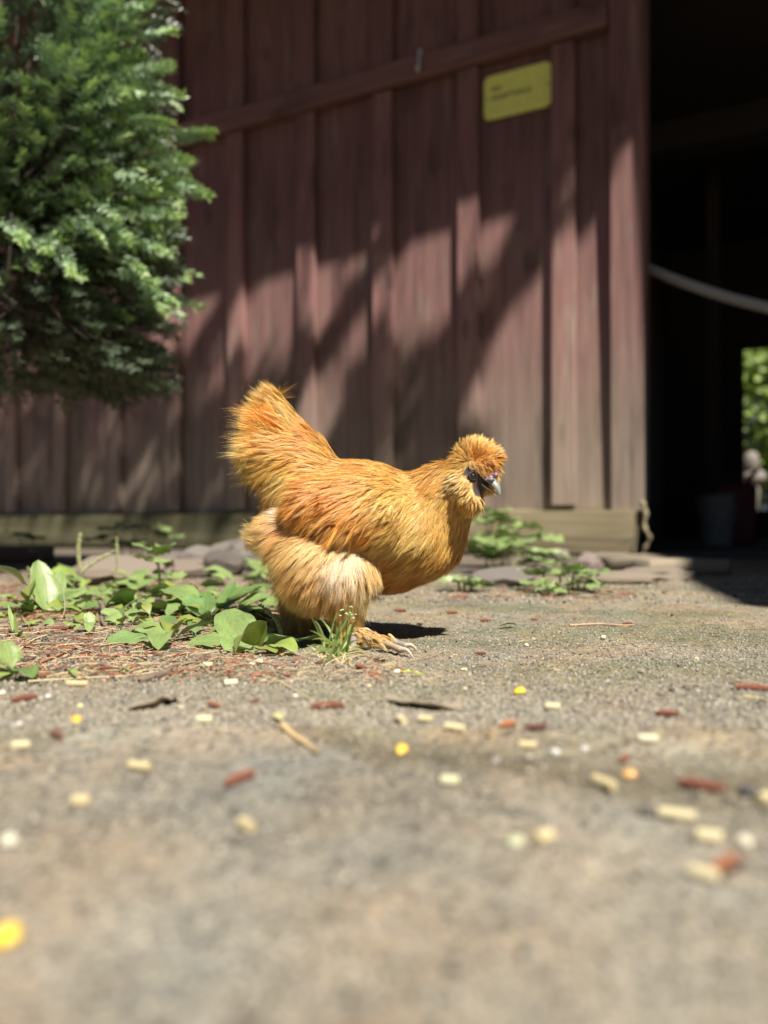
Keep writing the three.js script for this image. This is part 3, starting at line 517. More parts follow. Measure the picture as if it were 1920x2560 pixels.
  const guides = [
    [290, 170, -0.30, -0.95, 0.22, 44, 'gold', T], [240, 250, -0.70, -0.70, 0.3, 44, 'light', T], [400, 260, -0.58, -0.78, 0.16, 46, 'gold', T], [350, 330, -0.85, -0.45, 0.25, 44, 'gold', T], [500, 330, -0.45, -0.85, 0.12, 30, 'gold', T], [560, 430, -0.55, -0.65, 0.12, 26, 'deep', T],
    [220, 400, -0.97, -0.15, 0.3, 44, 'light', T], [170, 520, -1, 0.1, 0.32, 40, 'light', T], [320, 440, -0.95, -0.25, 0.22, 40, 'gold', T], [430, 490, -0.96, -0.12, 0.16, 34, 'gold', T], [190, 620, -0.9, 0.35, 0.3, 36, 'gold', T], [340, 600, -0.95, 0.15, 0.15, 36, 'gold', T], [480, 600, -0.96, 0.16, 0.12, 32, 'light', T], [610, 470, -0.88, -0.10, 0.12, 22, 'light', B], [260, 700, -0.78, 0.58, 0.22, 30, 'gold', T], [360, 700, -0.85, 0.45, 0.18, 32, 'deep', T], [300, 780, -0.7, 0.7, 0.25, 22, 'deep', T],
    [720, 500, -0.94, 0.20, 0.12, 22, 'light', B], [880, 540, -0.93, 0.30, 0.12, 20, 'gold', B], [1000, 600, -0.9, 0.38, 0.12, 18, 'gold', B], [640, 570, -0.96, 0.22, 0.1, 28, 'light', B], [780, 590, -0.93, 0.3, 0.12, 26, 'gold', B],
    [520, 670, -0.9, 0.42, 0.10, 34, 'deep', W], [700, 680, -0.9, 0.42, 0.10, 30, 'deep', W], [880, 660, -0.88, 0.45, 0.10, 24, 'gold', W], [470, 740, -0.92, 0.36, 0.16, 36, 'brown', W], [620, 790, -0.87, 0.5, 0.12, 34, 'deep', W], [800, 780, -0.85, 0.52, 0.12, 28, 'deep', W], [950, 740, -0.82, 0.55, 0.12, 24, 'light', W], [700, 900, -0.76, 0.62, 0.14, 34, 'brown', W], [860, 890, -0.78, 0.6, 0.13, 28, 'deep', W], [560, 850, -0.82, 0.55, 0.16, 34, 'brown', W],
    [1130, 650, -0.75, 0.62, 0.13, 18, 'gold', B], [1210, 610, -0.74, 0.66, 0.13, 17, 'gold', B], [1270, 550, -0.78, 0.58, 0.18, 16, 'gold', B], [1180, 760, -0.58, 0.8, 0.12, 20, 'light', B], [1260, 740, -0.40, 0.9, 0.12, 18, 'light', B], [1060, 760, -0.75, 0.65, 0.13, 22, 'light', B], [1320, 830, -0.25, 0.96, 0.12, 18, 'gold', B],
    [1370, 930, -0.34, 0.94, 0.13, 18, 'gold', B], [1240, 890, -0.5, 0.86, 0.12, 22, 'gold', B], [1100, 900, -0.76, 0.64, 0.13, 24, 'light', B], [980, 930, -0.85, 0.52, 0.14, 26, 'light', B], [1290, 1040, -0.62, 0.78, 0.14, 20, 'gold', B], [1150, 1040, -0.8, 0.6, 0.13, 24, 'gold', B], [1000, 1070, -0.86, 0.5, 0.12, 22, 'deep', B], [1150, 1160, -0.82, 0.5, 0.13, 16, 'deep', B], [960, 1170, -0.75, 0.62, 0.12, 16, 'deep', B], [880, 1220, -0.5, 0.85, 0.12, 16, 'deep', B],
    [300, 830, -0.85, 0.0, 0.45, 24, 'fawn', H], [400, 800, -0.62, -0.25, 0.45, 20, 'white', H], [470, 850, -0.75, 0.3, 0.35, 22, 'fawn', H], [220, 920, -0.96, 0.15, 0.45, 26, 'cream', H], [280, 1040, -0.86, 0.5, 0.35, 30, 'fawn', H], [420, 950, -0.82, 0.55, 0.26, 30, 'fawn', H], [420, 1110, -0.68, 0.72, 0.3, 32, 'fawn', H], [560, 990, -0.66, 0.75, 0.25, 30, 'fawn', H], [560, 1170, -0.42, 0.9, 0.26, 32, 'fawn', H], [690, 1050, -0.30, 0.95, 0.26, 28, 'white', H], [640, 960, -0.5, 0.6, 0.4, 18, 'cream', H], [760, 1010, 0.0, 0.9, 0.35, 22, 'white', H], [820, 1060, 0.06, 1, 0.24, 24, 'cream', H], [700, 1210, -0.12, 1, 0.22, 30, 'fawn', H], [790, 1200, 0.10, 1, 0.2, 26, 'cream', H], [470, 1290, -0.2, 1, 0.22, 28, 'fawn', H],
    [720, 1360, 0.0, 1, 0.2, 18, 'gold', S], [735, 1450, 0.1, 1, 0.35, 18, 'cream', S], [745, 1510, 0.25, 0.9, 0.45, 15, 'white', S], [720, 1300, -0.05, 1, 0.3, 26, 'gold', S],
    [1330, 440, -0.66, -0.72, 0.45, 11, 'light', C], [1430, 400, 0.0, -1, 0.5, 11, 'light', C], [1510, 440, 0.62, -0.68, 0.45, 11, 'light', C], [1560, 500, 0.9, 0.0, 0.45, 11, 'gold', C], [1430, 470, 0.05, -0.9, 0.4, 11, 'deep', C], [1380, 470, -0.4, -0.8, 0.4, 11, 'gold', C], [1340, 510, -0.85, 0.1, 0.25, 14, 'gold', C], [1290, 500, -0.88, 0.35, 0.3, 16, 'gold', C], [1460, 520, 0.5, 0.5, 0.25, 10, 'deep', C], [1390, 535, 0.75, 0.55, 0.12, 8, 'cream', C], [1450, 560, 0.65, 0.7, 0.12, 8, 'cream', C], [1500, 540, 0.35, 0.9, 0.2, 9, 'gold', C], [1545, 570, 0.3, 0.95, 0.2, 9, 'light', C],
    [1310, 600, -0.95, 0.0, 0.5, 9, 'cream', M], [1305, 660, -0.92, 0.3, 0.45, 9, 'cream', M], [1360, 620, -0.7, 0.5, 0.3, 8, 'light', M], [1360, 700, -0.55, 0.82, 0.28, 10, 'light', M], [1400, 760, -0.3, 0.95, 0.35, 12, 'light', M], [1440, 720, -0.1, 1, 0.3, 10, 'cream', M], [1470, 690, 0.15, 0.95, 0.25, 8, 'cream', M],
  ].map(([x, y, dx, dy, lift, len, col, part]) => ({ x, y, d: V(dx, -dy, 0).normalize(), lift, len: len / 1000, col: PAL[col], part }));
  const field = (p, n) => {                                                             // the plumage at a place on the body
    const [x, y] = crop(p); let w = 0, lift = 0, len = 0, best = 1e9, g0 = null; const d = V(), col = [0, 0, 0];
    for (const g of guides) {
      const dd = (g.x - x) * (g.x - x) + (g.y - y) * (g.y - y), k = 1 / Math.pow(dd + 900, 2); w += k;
      d.addScaledVector(g.d, k); lift += g.lift * k; len += g.len * k; for (let i = 0; i < 3; i++) col[i] += g.col[i] * k;
      if (dd < best) { best = dd; g0 = g; }
    }
    return { x, y, d: d.multiplyScalar(1 / w), lift: lift / w, len: len / w, col: col.map((v) => v / w), g: g0 };
  };
  const bare = (x, y, p, n) => {                                                        // the dark bare face round the eye and the gape
    if (p.z < 0.052) return 0;
    const seg = (ax, ay, bx, by) => { const t = clamp(((x - ax) * (bx - ax) + (y - ay) * (by - ay)) / ((bx - ax) ** 2 + (by - ay) ** 2)); return Math.hypot(x - ax - t * (bx - ax), y - ay - t * (by - ay)); };
    return Math.max(1 - seg(1378, 568, 1470, 640) / 33, 1 - seg(1430, 640, 1440, 672) / 34);
  };
  // body mesh
  const hen = thing('hen', 'golden buff crested hen with fluffy pale thighs standing on the bare ground', 'hen', POS.toArray());
  const normals = []; for (let i = 0; i < pos.length; i += 3) { const e = 0.0015, p = V(pos[i], pos[i + 1], pos[i + 2]), g = V(sdf(q.copy(p).setX(p.x + e)) - sdf(q.copy(p).setX(p.x - e)), sdf(q.copy(p).setY(p.y + e)) - sdf(q.copy(p).setY(p.y - e)), sdf(q.copy(p).setZ(p.z + e)) - sdf(q.copy(p).setZ(p.z - e))).normalize(); normals.push(g.x, g.y, g.z); }
  const bcol = []; for (let i = 0; i < pos.length; i += 3) { const p = V(pos[i], pos[i + 1], pos[i + 2]), n = V(normals[i], normals[i + 1], normals[i + 2]), f = field(p, n), b = bare(f.x, f.y, p, n); const k = b > 0 ? PAL.face : f.col.map((v, i2) => v * [0.75, 0.6, 0.5][i2]); bcol.push(...k); }
  const bodyGeo = new THREE.BufferGeometry(); bodyGeo.setAttribute('position', new THREE.Float32BufferAttribute(pos.map((v, i) => { const k = i - i % 3, f = crop(V(pos[k], pos[k + 1], pos[k + 2])); return v - normals[i] * (f[0] > 1330 ? 0.0012 : 0.003); }), 3)); bodyGeo.setAttribute('normal', new THREE.Float32BufferAttribute(normals, 3)); bodyGeo.setAttribute('color', new THREE.Float32BufferAttribute(bcol, 3)); bodyGeo.setIndex(idx);
  const colored = (g, col) => { const n = g.attributes.position.count, a = []; for (let i = 0; i < n; i++) a.push(...col); g.setAttribute('color', new THREE.Float32BufferAttribute(a, 3)); if (g.attributes.uv) g.deleteAttribute('uv'); return g.index ? g : mergeVertices(g); };
  // feet: toes with knuckles
  const toes = [], claws = [], heel = c(748, 1530, 0.066);
  const toe = (list, r0, r1, col) => { const pts = curve(list, 10); toes.push(colored(tube(pts, pts.map((_, i) => 0.82 * mix(r0, r1, i / 10) * (1 + 0.2 * Math.sin(i * 2.1))), 8), col)); };
  const gy = (p, y) => p.setY(y + height(p.x + POS.x, p.z + POS.z));
  const F0 = V(heel.x, 0, heel.z), tp = (dx, dz, y) => gy(V(F0.x + dx, 0, F0.z + dz), y);
  toe([tp(0, 0, 0.016), tp(0.018, 0.012, 0.012), tp(0.036, 0.030, 0.009), tp(0.050, 0.048, 0.006)], 0.0068, 0.0042, [0.34, 0.26, 0.17]);
  toe([tp(0, 0, 0.016), tp(0.024, 0.000, 0.011), tp(0.044, 0.008, 0.008), tp(0.056, 0.016, 0.005)], 0.006, 0.0038, PAL.grey);
  toe([tp(0, 0, 0.015), tp(0.001, 0.014, 0.011), tp(0.001, 0.026, 0.007), tp(0.0, 0.036, 0.005)], 0.006, 0.0038, PAL.grey);
  toe([tp(0, 0, 0.014), tp(-0.016, -0.010, 0.010), tp(-0.028, -0.018, 0.006)], 0.0055, 0.0035, PAL.grey);
  const claw = (list, rad) => { const pts = curve(list, 8); claws.push(tube(pts, pts.map((_, i) => rad * (1 - 0.85 * i / 8)), 7)); };
  claw([tp(0.049, 0.047, 0.006), tp(0.056, 0.054, 0.007), tp(0.062, 0.061, 0.001)], 0.0036); claw([tp(0.055, 0.0155, 0.005), tp(0.062, 0.019, 0.006), tp(0.068, 0.022, 0.001)], 0.0034); claw([tp(0.0, 0.035, 0.005), tp(-0.001, 0.042, 0.006), tp(-0.001, 0.048, 0.001)], 0.003);
  claw([c(775, 1450, 0.064), c(812, 1425, 0.068), c(838, 1432, 0.07), c(848, 1452, 0.071)], 0.0028);
  { const h2 = c(495, 1410, -0.05), f2 = (dx, dz, y) => gy(V(h2.x + dx, 0, h2.z + dz), y); toes.push(colored(tube([h2.clone().add(V(0, 0.01, 0)), f2(0.002, 0, 0.012)], [0.006, 0.006], 8), PAL.grey)); toe([f2(0, 0, 0.012), f2(0.025, 0.012, 0.009), f2(0.045, 0.03, 0.005)], 0.006, 0.004, PAL.grey); toe([f2(0, 0, 0.012), f2(0.028, -0.006, 0.009), f2(0.048, -0.012, 0.005)], 0.006, 0.004, PAL.grey); toe([f2(0, 0, 0.012), f2(-0.02, -0.004, 0.006)], 0.005, 0.004, PAL.grey); }
  part('body', mergeGeometries([bodyGeo, ...toes]), new THREE.MeshStandardMaterial({ vertexColors: true, roughness: 0.8 }), hen);
  const clawMat = std(0.42, 0.36, 0.28, 0.45); for (const g of claws) part('claw', g, clawMat, hen);
  // beak: upper and lower half, lofted along a bend; nostril, comb, eye
  const fwd = c(1552, 690, 0.074).sub(c(1478, 618, 0.062)), bs = c(1478, 618, 0.062), bt = c(1550, 694, 0.0735);
  const sideB = V().crossVectors(fwd, V(0, 1, 0)).normalize(), upB = V().crossVectors(sideB, fwd).normalize();
  function loft(path, ws, hs, hb) { const p = [], id = [], n = path.length, m = 14; for (let i = 0; i < n; i++) for (let k = 0; k < m; k++) { const a = k / m * 2 * Math.PI, y = Math.sin(a); p.push(...path[i].clone().addScaledVector(sideB, Math.cos(a) * ws[i]).addScaledVector(upB, y * (y > 0 ? hs[i] : hb[i])).toArray()); } for (let i = 0; i < n - 1; i++) for (let k = 0; k < m; k++) { const a = i * m + k, b = i * m + (k + 1) % m; id.push(a, b, a + m, b, b + m, a + m); } for (const e of [0, n - 1]) { const cc = p.length / 3; p.push(...path[e].toArray()); for (let k = 0; k < m; k++) id.push(cc, e * m + k, e * m + (k + 1) % m); } return buf(p, id); }
  const up = curve([bs.clone().addScaledVector(upB, 0.0015).addScaledVector(fwd, -0.25), bs.clone().lerp(bt, 0.35).addScaledVector(upB, 0.0035), bs.clone().lerp(bt, 0.75).addScaledVector(upB, 0.0028), bt], 12);
  const horn = phys(0.24, 0.25, 0.235, 0.32, { clearcoat: 0.3, clearcoatRoughness: 0.3 }), hornDark = phys(0.16, 0.16, 0.16, 0.35);
  const beak = part('beak', loft(up, up.map((_, i) => 0.0076 * Math.pow(1 - i / 12.6, 0.7)), up.map((_, i) => 0.0062 * Math.pow(1 - i / 12.6, 0.6)), up.map((_, i) => 0.0022 * Math.pow(1 - i / 12.6, 0.6))), horn, hen);
  const lw = curve([bs.clone().addScaledVector(upB, -0.0058).addScaledVector(fwd, -0.30), bs.clone().lerp(bt, 0.3).addScaledVector(upB, -0.0042), bs.clone().lerp(bt, 0.62).addScaledVector(upB, -0.0026), bs.clone().lerp(bt, 0.88).addScaledVector(upB, -0.0012)], 10);
  part('lower_beak', loft(lw, lw.map((_, i) => 0.0056 * Math.pow(1 - i / 10.6, 0.6)), lw.map((_, i) => 0.0013 * (1 - i / 11)), lw.map((_, i) => 0.0026 * (1 - i / 10.8))), hornDark, hen);
  const rim = lw.map((p, i) => p.clone().addScaledVector(sideB, 0.0054 * Math.pow(1 - i / 10.6, 0.6)).addScaledVector(upB, 0.0008)); if (rim[3].z < lw[3].z) rim.forEach((p, i) => p.addScaledVector(sideB, -0.0108 * Math.pow(1 - i / 10.6, 0.6)));
  part('beak_edge', tube(rim, rim.map((_, i) => 0.0008 * (1 - i / 14)), 6), phys(0.62, 0.62, 0.58, 0.3), beak);
  part('nostril', lump(0.0031, 1.35, 0.85, 0.8, 6, 0.1).translate(...c(1500, 611, 0.0725).toArray()), std(0.13, 0.11, 0.125, 0.4), beak);
  const comb = []; for (const [x, y, z, s] of [[1490, 590, 0.066, 3.2], [1505, 580, 0.066, 3.4], [1518, 566, 0.064, 3.4], [1524, 582, 0.066, 3.0], [1510, 560, 0.060, 3.0], [1532, 570, 0.062, 2.6], [1500, 598, 0.068, 2.6], [1522, 552, 0.056, 2.8], [1480, 603, 0.067, 2.4], [1527, 592, 0.066, 2.2]]) comb.push(lump(s * 1.15 / 1000, 1, 0.9, 0.9, x, 0.25).translate(...c(x, y, z).toArray()));
  part('comb', mergeGeometries(comb), phys(0.30, 0.16, 0.19, 0.35, { clearcoat: 0.4 }), hen);
  const ec = c(1398, 590, 0.0665), eye = part('eye', new THREE.SphereGeometry(0.0042, 18, 12).translate(...ec.toArray()), phys(0.012, 0.009, 0.008, 0.06, { clearcoat: 1, clearcoatRoughness: 0.03 }), hen);
  part('eyelid', new THREE.TorusGeometry(0.0043, 0.0012, 7, 20).rotateY(0.35).translate(ec.x + 0.0006, ec.y, ec.z + 0.0014), std(0.024, 0.018, 0.018, 0.7), eye);
  // plumage: locks of thin curved strands
  const tri = idx.length / 3, cum = new Float64Array(tri); let area = 0; const A = V(), Bv = V(), Cv = V();
  for (let t = 0; t < tri; t++) { A.fromArray(pos, idx[t * 3] * 3); Bv.fromArray(pos, idx[t * 3 + 1] * 3); Cv.fromArray(pos, idx[t * 3 + 2] * 3); area += Bv.sub(A).cross(Cv.sub(A)).length() / 2; cum[t] = area; }
  const onBody = () => { const x = r() * area; let a = 0, b = tri - 1; while (a < b) { const m = (a + b) >> 1; cum[m] < x ? a = m + 1 : b = m; } let u = r(), v = r(); if (u + v > 1) { u = 1 - u; v = 1 - v; } const p = V(), n = V(), w = [1 - u - v, u, v]; for (let k = 0; k < 3; k++) { const i = idx[a * 3 + k] * 3; p.x += pos[i] * w[k]; p.y += pos[i + 1] * w[k]; p.z += pos[i + 2] * w[k]; n.x += normals[i] * w[k]; n.y += normals[i + 1] * w[k]; n.z += normals[i + 2] * w[k]; } return [p, n.normalize()]; };
  const strands = {};
  const rv = (s) => V((r() - 0.5) * s, (r() - 0.5) * s, (r() - 0.5) * s);
  const LOCKS = 26000;
  for (let l = 0; l < LOCKS; l++) {
    const [p, n] = onBody(); if (n.z < -0.35 && r() < 0.55) continue;
    const f = field(p, n), b = bare(f.x, f.y, p, n); if (b > 0) continue;
    if (p.y < 0.012) continue;
    const name = f.g.part, head = name === C || name === M;
    const nz = V(fbm(p.x * 55, p.y * 55 + p.z * 30, 7, 2) - 0.5, fbm(p.x * 55 + 40, p.y * 55 + p.z * 30, 8, 2) - 0.5, fbm(p.x * 55, p.y * 55 - p.z * 30, 9, 2) - 0.5);
    const d = f.d.clone().addScaledVector(nz, head ? 0.8 : 0.7).add(rv(head ? 0.5 : 0.42));
    if (Math.abs(n.z) < 0.5 && name !== C) d.z += n.z * 0.2;
    d.addScaledVector(n, -d.dot(n)).normalize().addScaledVector(n, Math.max(0.04, f.lift + 0.03 + 0.34 * (fbm(p.x * 75 + 11, p.y * 75 + p.z * 50, 31, 2) - 0.42) * 0.65 + 0.12 * (r() - 0.3))).normalize();
    const len = f.len * (name === T ? 0.84 : 1) * (head ? 0.5 + 0.8 * r() : 0.72 + 0.5 * r()), tone = 0.70 + 0.46 * r(), tint = fbm(p.x * 38 + 3, p.y * 38 + p.z * 20, 14, 2);
    const wan = r() < 0.15 ? 0.45 : 0, col = f.col.map((v, i) => mix(v, [0.93, 0.72, 0.32][i], wan) * tone * [1, 0.82 + 0.36 * tint, 0.62 + 0.76 * tint][i]);
    const across = V().crossVectors(d, n).normalize(), nm = V().crossVectors(across, d).normalize();
    const tail = name === T, fluff = name === H || name === S;
    const bend = nm.clone().multiplyScalar(-(0.05 + 0.09 * r()) * (tail ? 1.6 : 1)).addScaledVector(across, (r() - 0.5) * (tail ? 0.5 : 0.3)).add(V(0, tail ? -0.22 : fluff ? -0.12 : -0.03, 0));
    const tipAt = p.clone().addScaledVector(d, len), cnt = head ? 9 : 12, spread = head ? 0.0016 : name === W ? 0.0026 : 0.0024;
    const list = strands[name] ??= [[], []];
    for (let k = 0; k < cnt; k++) {
      const root = p.clone().addScaledVector(across, (r() - 0.5) * 2 * spread).addScaledVector(d, (r() - 0.5) * 3 * spread)
      const tip = tipAt.clone().addScaledVector(d, (r() - 0.6) * 0.22 * len).addScaledVector(across, (r() - 0.5) * (fluff ? 2.2 : 1.3) * spread).addScaledVector(nm, (r() - 0.5) * 0.9 * spread);
      const y = tip.sub(root), L = y.length(), yd = y.clone().normalize(); const roll = (r() - 0.5) * 1.1;
      const x = V().crossVectors(yd, nm).normalize().applyAxisAngle(yd, roll), w = (head ? 0.00022 : name === W ? 0.00040 : 0.00028) * (0.7 + 0.7 * r());
      const z = bend.clone().multiplyScalar(L * (0.7 + 0.6 * r())); if (Math.abs(z.clone().normalize().dot(x)) > 0.9) z.addScaledVector(nm, -0.2 * L);
      list[0].push(frame(root, x.multiplyScalar(w * 2), y, z)); const kk = 0.70 + 0.46 * r(), pale = r() < 0.13 ? 0.5 : 0; list[1].push(col.map((v, i) => Math.min(0.93, mix(v * kk, [0.93, 0.68, 0.26][i], pale))));
    }
  }
  // longer loose plumes on tail and wing edge
  const plume = (name, from, to, len, col, n, wd) => {
    const list = strands[name] ??= [[], []];
    for (let i = 0; i < n; i++) {
      const t = r(), root = from[0].clone().lerp(from[1], t).add(rv(0.014)), dir = to[0].clone().lerp(to[1], t).sub(root).add(rv(0.022)), L = len * (0.7 + 0.5 * r()); dir.setLength(L);
      const nm = V(0, 0, 1).addScaledVector(dir, -dir.z / L / L).normalize(), x0 = V().crossVectors(dir, nm).normalize(), sag = V(-0.05, -0.25 - 0.2 * r(), 0.1 * (r() - 0.5)).multiplyScalar(L), tone = 0.8 + 0.4 * r();
      for (let k = 0; k < 11; k++) { const o = rv(0.0022), y = dir.clone().add(rv(0.10 * L)).multiplyScalar(0.8 + 0.3 * r()), x = x0.clone().applyAxisAngle(dir.clone().normalize(), (r() - 0.5) * 1.2); list[0].push(frame(root.clone().add(o), x.multiplyScalar(wd * 2 * (0.7 + 0.6 * r())), y, sag.clone().multiplyScalar(0.8 + 0.4 * r()))); list[1].push(PAL[col].map((v) => v * tone * (0.85 + 0.3 * r()))); }
    }
  };
  plume(T, [c(380, 300, 0.01), c(330, 420, 0.02)], [c(285, 70, 0.005), c(150, 110, 0.03)], 0.062, 'gold', 46, 0.0005);
  plume(T, [c(360, 320, 0.015), c(310, 430, 0.02)], [c(175, 95, 0.01), c(110, 190, 0.03)], 0.064, 'gold', 44, 0.0005);
  plume(T, [c(330, 350, 0.015), c(300, 520, 0.02)], [c(130, 190, 0.02), c(80, 420, 0.03)], 0.050, 'light', 40, 0.0004);
  plume(T, [c(300, 480, 0.0), c(280, 640, 0.0)], [c(85, 400, 0.0), c(95, 560, 0.0)], 0.038, 'light', 36, 0.0004);
  plume(T, [c(290, 470, -0.03), c(300, 560, -0.03)], [c(110, 270, -0.03), c(95, 460, -0.03)], 0.048, 'gold', 26, 0.0004);
  plume(W, [c(620, 770, 0.088), c(560, 700, 0.08)], [c(430, 880, 0.075), c(370, 760, 0.07)], 0.038, 'deep', 16, 0.0005);
  plume(W, [c(800, 850, 0.088), c(660, 830, 0.086)], [c(700, 980, 0.086), c(560, 890, 0.082)], 0.024, 'gold', 9, 0.0005);
  plume(S, [tp(0.002, 0.002, 0.018), tp(0.034, 0.028, 0.012)], [tp(0.024, 0.016, 0.012), tp(0.056, 0.046, 0.004)], 0.014, 'cream', 60, 0.0004); plume(S, [c(735, 1450, 0.06), c(745, 1520, 0.066)], [c(760, 1530, 0.08), c(790, 1570, 0.085)], 0.018, 'cream', 40, 0.0004);
  const bp = [], bi = [], bc = [], SEG = 5;
  for (let i = 0; i <= SEG; i++) { const t = i / SEG, w = 0.5 * (i === SEG ? 0.02 : (0.55 + 0.45 * Math.sin(Math.PI * Math.min(1, t * 1.3 + 0.1))) * Math.pow(1 - t, 0.45)), k = 0.92 + 0.16 * t; for (const s of [-1, 1]) { bp.push(s * w, t, t * t); bc.push(k, mix(0.86, 1.15, t), mix(0.74, 1.3, t)); } }
  for (let i = 0; i < SEG; i++) { const a = i * 2; bi.push(a, a + 1, a + 2, a + 1, a + 3, a + 2); }
  const barb = buf(bp, bi, bc), fm = phys(1, 1, 1, 0.5, { specularIntensity: 0.8, sheen: 0.7, sheenColor: new THREE.Color().setRGB(1, 0.78, 0.42), sheenRoughness: 0.5, transmission: 0.45, thickness: 0, side: THREE.DoubleSide, vertexColors: true });
  let total = 0; for (const [name, [ms, csx]] of Object.entries(strands)) { copies(name, barb, fm, ms, csx, hen); total += ms.length; }
  console.log('strands', total, 'body tris', idx.length / 3);
}
// ------------------------------------------------------------------ plantain and other weeds on the left
const stalkMat = std(0.24, 0.30, 0.11, 0.8), spikeMat = std(0.36, 0.37, 0.17, 0.85), strawMat = std(0.52, 0.42, 0.24, 0.8), twigMat = std(0.17, 0.125, 0.095, 0.95), rootMat = std(0.30, 0.22, 0.15, 0.95);
// leaves: [base x, base y, tip x, tip y, how much farther the tip is (m), width (m), {...}] in pixels of the photograph
function plant(name, label, list, group, extra) {
  const o = G(list[0][0], list[0][1]), t = thing(name, label, 'weed', o.toArray(), group);
  list.forEach(([bx, by, tx, ty, dd, w, opt = {}], i) => {
    const b = opt.lift ? at(bx, by, opt.depth ?? -o.z) : G(bx, by), tip = at(tx, ty, -b.z + dd), gh = height(tip.x, tip.z) + 0.004; if (tip.y < gh) tip.y = gh;
    part('leaf', leafGeo(b.sub(o), tip.sub(o), w * 0.86, { seed: i * 1.7 + bx * 0.13, ...opt }), plantainMat, t);
  });
  if (extra) extra(t, o);
  return t;
}
const spike = (t, o, pts, r) => {                         // a seed spike: stem with many small bumps
  const line = curve(pts.map((p) => p.clone().sub(o)), 24), rr = rng(pts[0].x * 999 | 0), g = [tube(line, line.map(() => r * 0.35), 5)];
  part('stalk', g[0], stalkMat, t);
  const seeds = []; for (let i = 8; i < 25; i++) for (let k = 0; k < 5; k++) { const a = k * 1.257 + i * 0.7, p = line[i]; seeds.push(new THREE.OctahedronGeometry(r * (0.55 + 0.2 * rr()) * (i > 21 ? 0.7 : 1), 0).scale(1, 1.5, 1).translate(p.x + Math.cos(a) * r * 0.7, p.y + (rr() - 0.5) * r, p.z + Math.sin(a) * r * 0.7)); }
  part('seed_head', mergeGeometries(seeds), spikeMat, t);
};
plant('plantain', 'large plantain at the far left with a tall upright leaf and a rolled drooping one', [
  [120, 1530, 95, 1400, 0.03, 0.046, { arch: 0.02, stalk: 0.05, blunt: 0.55, fold: 0.2, tone: PALE, wave: 0.06 }],
  [125, 1528, -70, 1428, -0.02, 0.075, { arch: 0.42, stalk: 0.12, roll: 0.35, tone: PALE, wave: 0.12, ruf: 0.2 }],
  [100, 1532, -15, 1512, -0.05, 0.035, { arch: 0.12, tone: GREEN, roll: -0.2 }],
  [128, 1525, 152, 1425, 0.06, 0.034, { arch: 0.05, stalk: 0.1, tone: GREEN }],
  [70, 1530, 72, 1490, -0.08, 0.03, { arch: 0.5, tone: OLIVE, roll: 0.8 }],
  [130, 1530, 195, 1480, 0.06, 0.022, { arch: 0.3, tone: DEEP }],
  [140, 1535, 205, 1530, -0.02, 0.016, { arch: 0.3, tone: OLIVE, ruf: 0.5 }],
], 0, (t, o) => { part('stalk', tube(curve([G(150, 1560), at(162, 1505, 1.03), at(148, 1455, 1.04), at(118, 1432, 1.05)].map((p) => p.sub(o)), 14), [...Array(15)].map((_, i) => 0.0012 - 0.00005 * i), 6), rootMat, t); });
plant('plantain', 'plantain with oval leaves spread flat, in the middle of the weed patch', [
  [385, 1602, 266, 1606, -0.035, 0.046, { arch: 0.16, stalk: 0.04, blunt: 0.7, fold: 0.10, roll: -0.30, tone: [0.95, 1.05, 1.1] }],
  [402, 1604, 396, 1655, -0.075, 0.036, { arch: 0.3, stalk: 0.05, fold: 0.25, wave: 0.1 }],
  [425, 1602, 330, 1574, 0.05, 0.036, { arch: 0.2, roll: -0.35, tone: PALE, ruf: 0.4 }],
  [428, 1604, 552, 1549, 0.03, 0.05, { arch: 0.16, stalk: 0.08, roll: -0.45, tone: GREEN, blunt: 0.65 }],
  [427, 1606, 462, 1548, 0.0, 0.020, { arch: 0.05, fold: 0.7, tone: OLIVE }],
  [420, 1600, 415, 1565, 0.05, 0.022, { arch: 0.4, tone: OLIVE, roll: 0.5 }],
], 0, (t, o) => { part('stalk', tube([G(285, 1594), at(310, 1585, 0.88), at(335, 1575, 0.88), at(362, 1560, 0.88)].map((p) => p.sub(o)), [0.0009, 0.0008, 0.0007, 0.0004], 6), stalkMat, t); });
plant('plantain', 'plantain with a large upright leaf and one seed spike, beside the hen', [
  [622, 1622, 560, 1526, 0.06, 0.056, { arch: 0.06, stalk: 0.03, blunt: 0.5, roll: -0.3, tone: GREEN, fold: 0.15 }],
  [618, 1618, 468, 1628, -0.02, 0.040, { arch: 0.16, tone: GREEN, roll: -0.3, ruf: 0.5 }],
  [622, 1622, 560, 1640, -0.035, 0.048, { arch: 0.22, stalk: 0.04, tone: [1.1, 1.12, 1.1], roll: -0.5 }],
  [648, 1625, 588, 1650, -0.055, 0.044, { arch: 0.75, stalk: 0.05, tone: OLIVE, roll: 0.9, ruf: 0.4 }],
  [640, 1618, 662, 1572, 0.05, 0.04, { arch: 0.2, stalk: 0.05, tone: DEEP, roll: -0.2 }],
  [668, 1622, 748, 1604, -0.015, 0.044, { arch: 0.32, stalk: 0.05, tone: PALE, roll: -0.35, ruf: 0.4 }],
  [668, 1628, 742, 1630, -0.03, 0.03, { arch: 0.4, stalk: 0.05, tone: LIME, roll: 0.3 }],
  [640, 1630, 690, 1640, -0.03, 0.030, { arch: 0.3, tone: OLIVE, ruf: 0.6 }],
  [700, 1622, 818, 1604, 0.02, 0.038, { arch: 0.2, stalk: 0.06, tone: [0.85, 1, 1.1], roll: -0.4 }],
], 0, (t, o) => spike(t, o, [G(705, 1618), at(704, 1590, 0.82), at(690, 1550, 0.83), at(650, 1512, 0.84)], 0.0022));
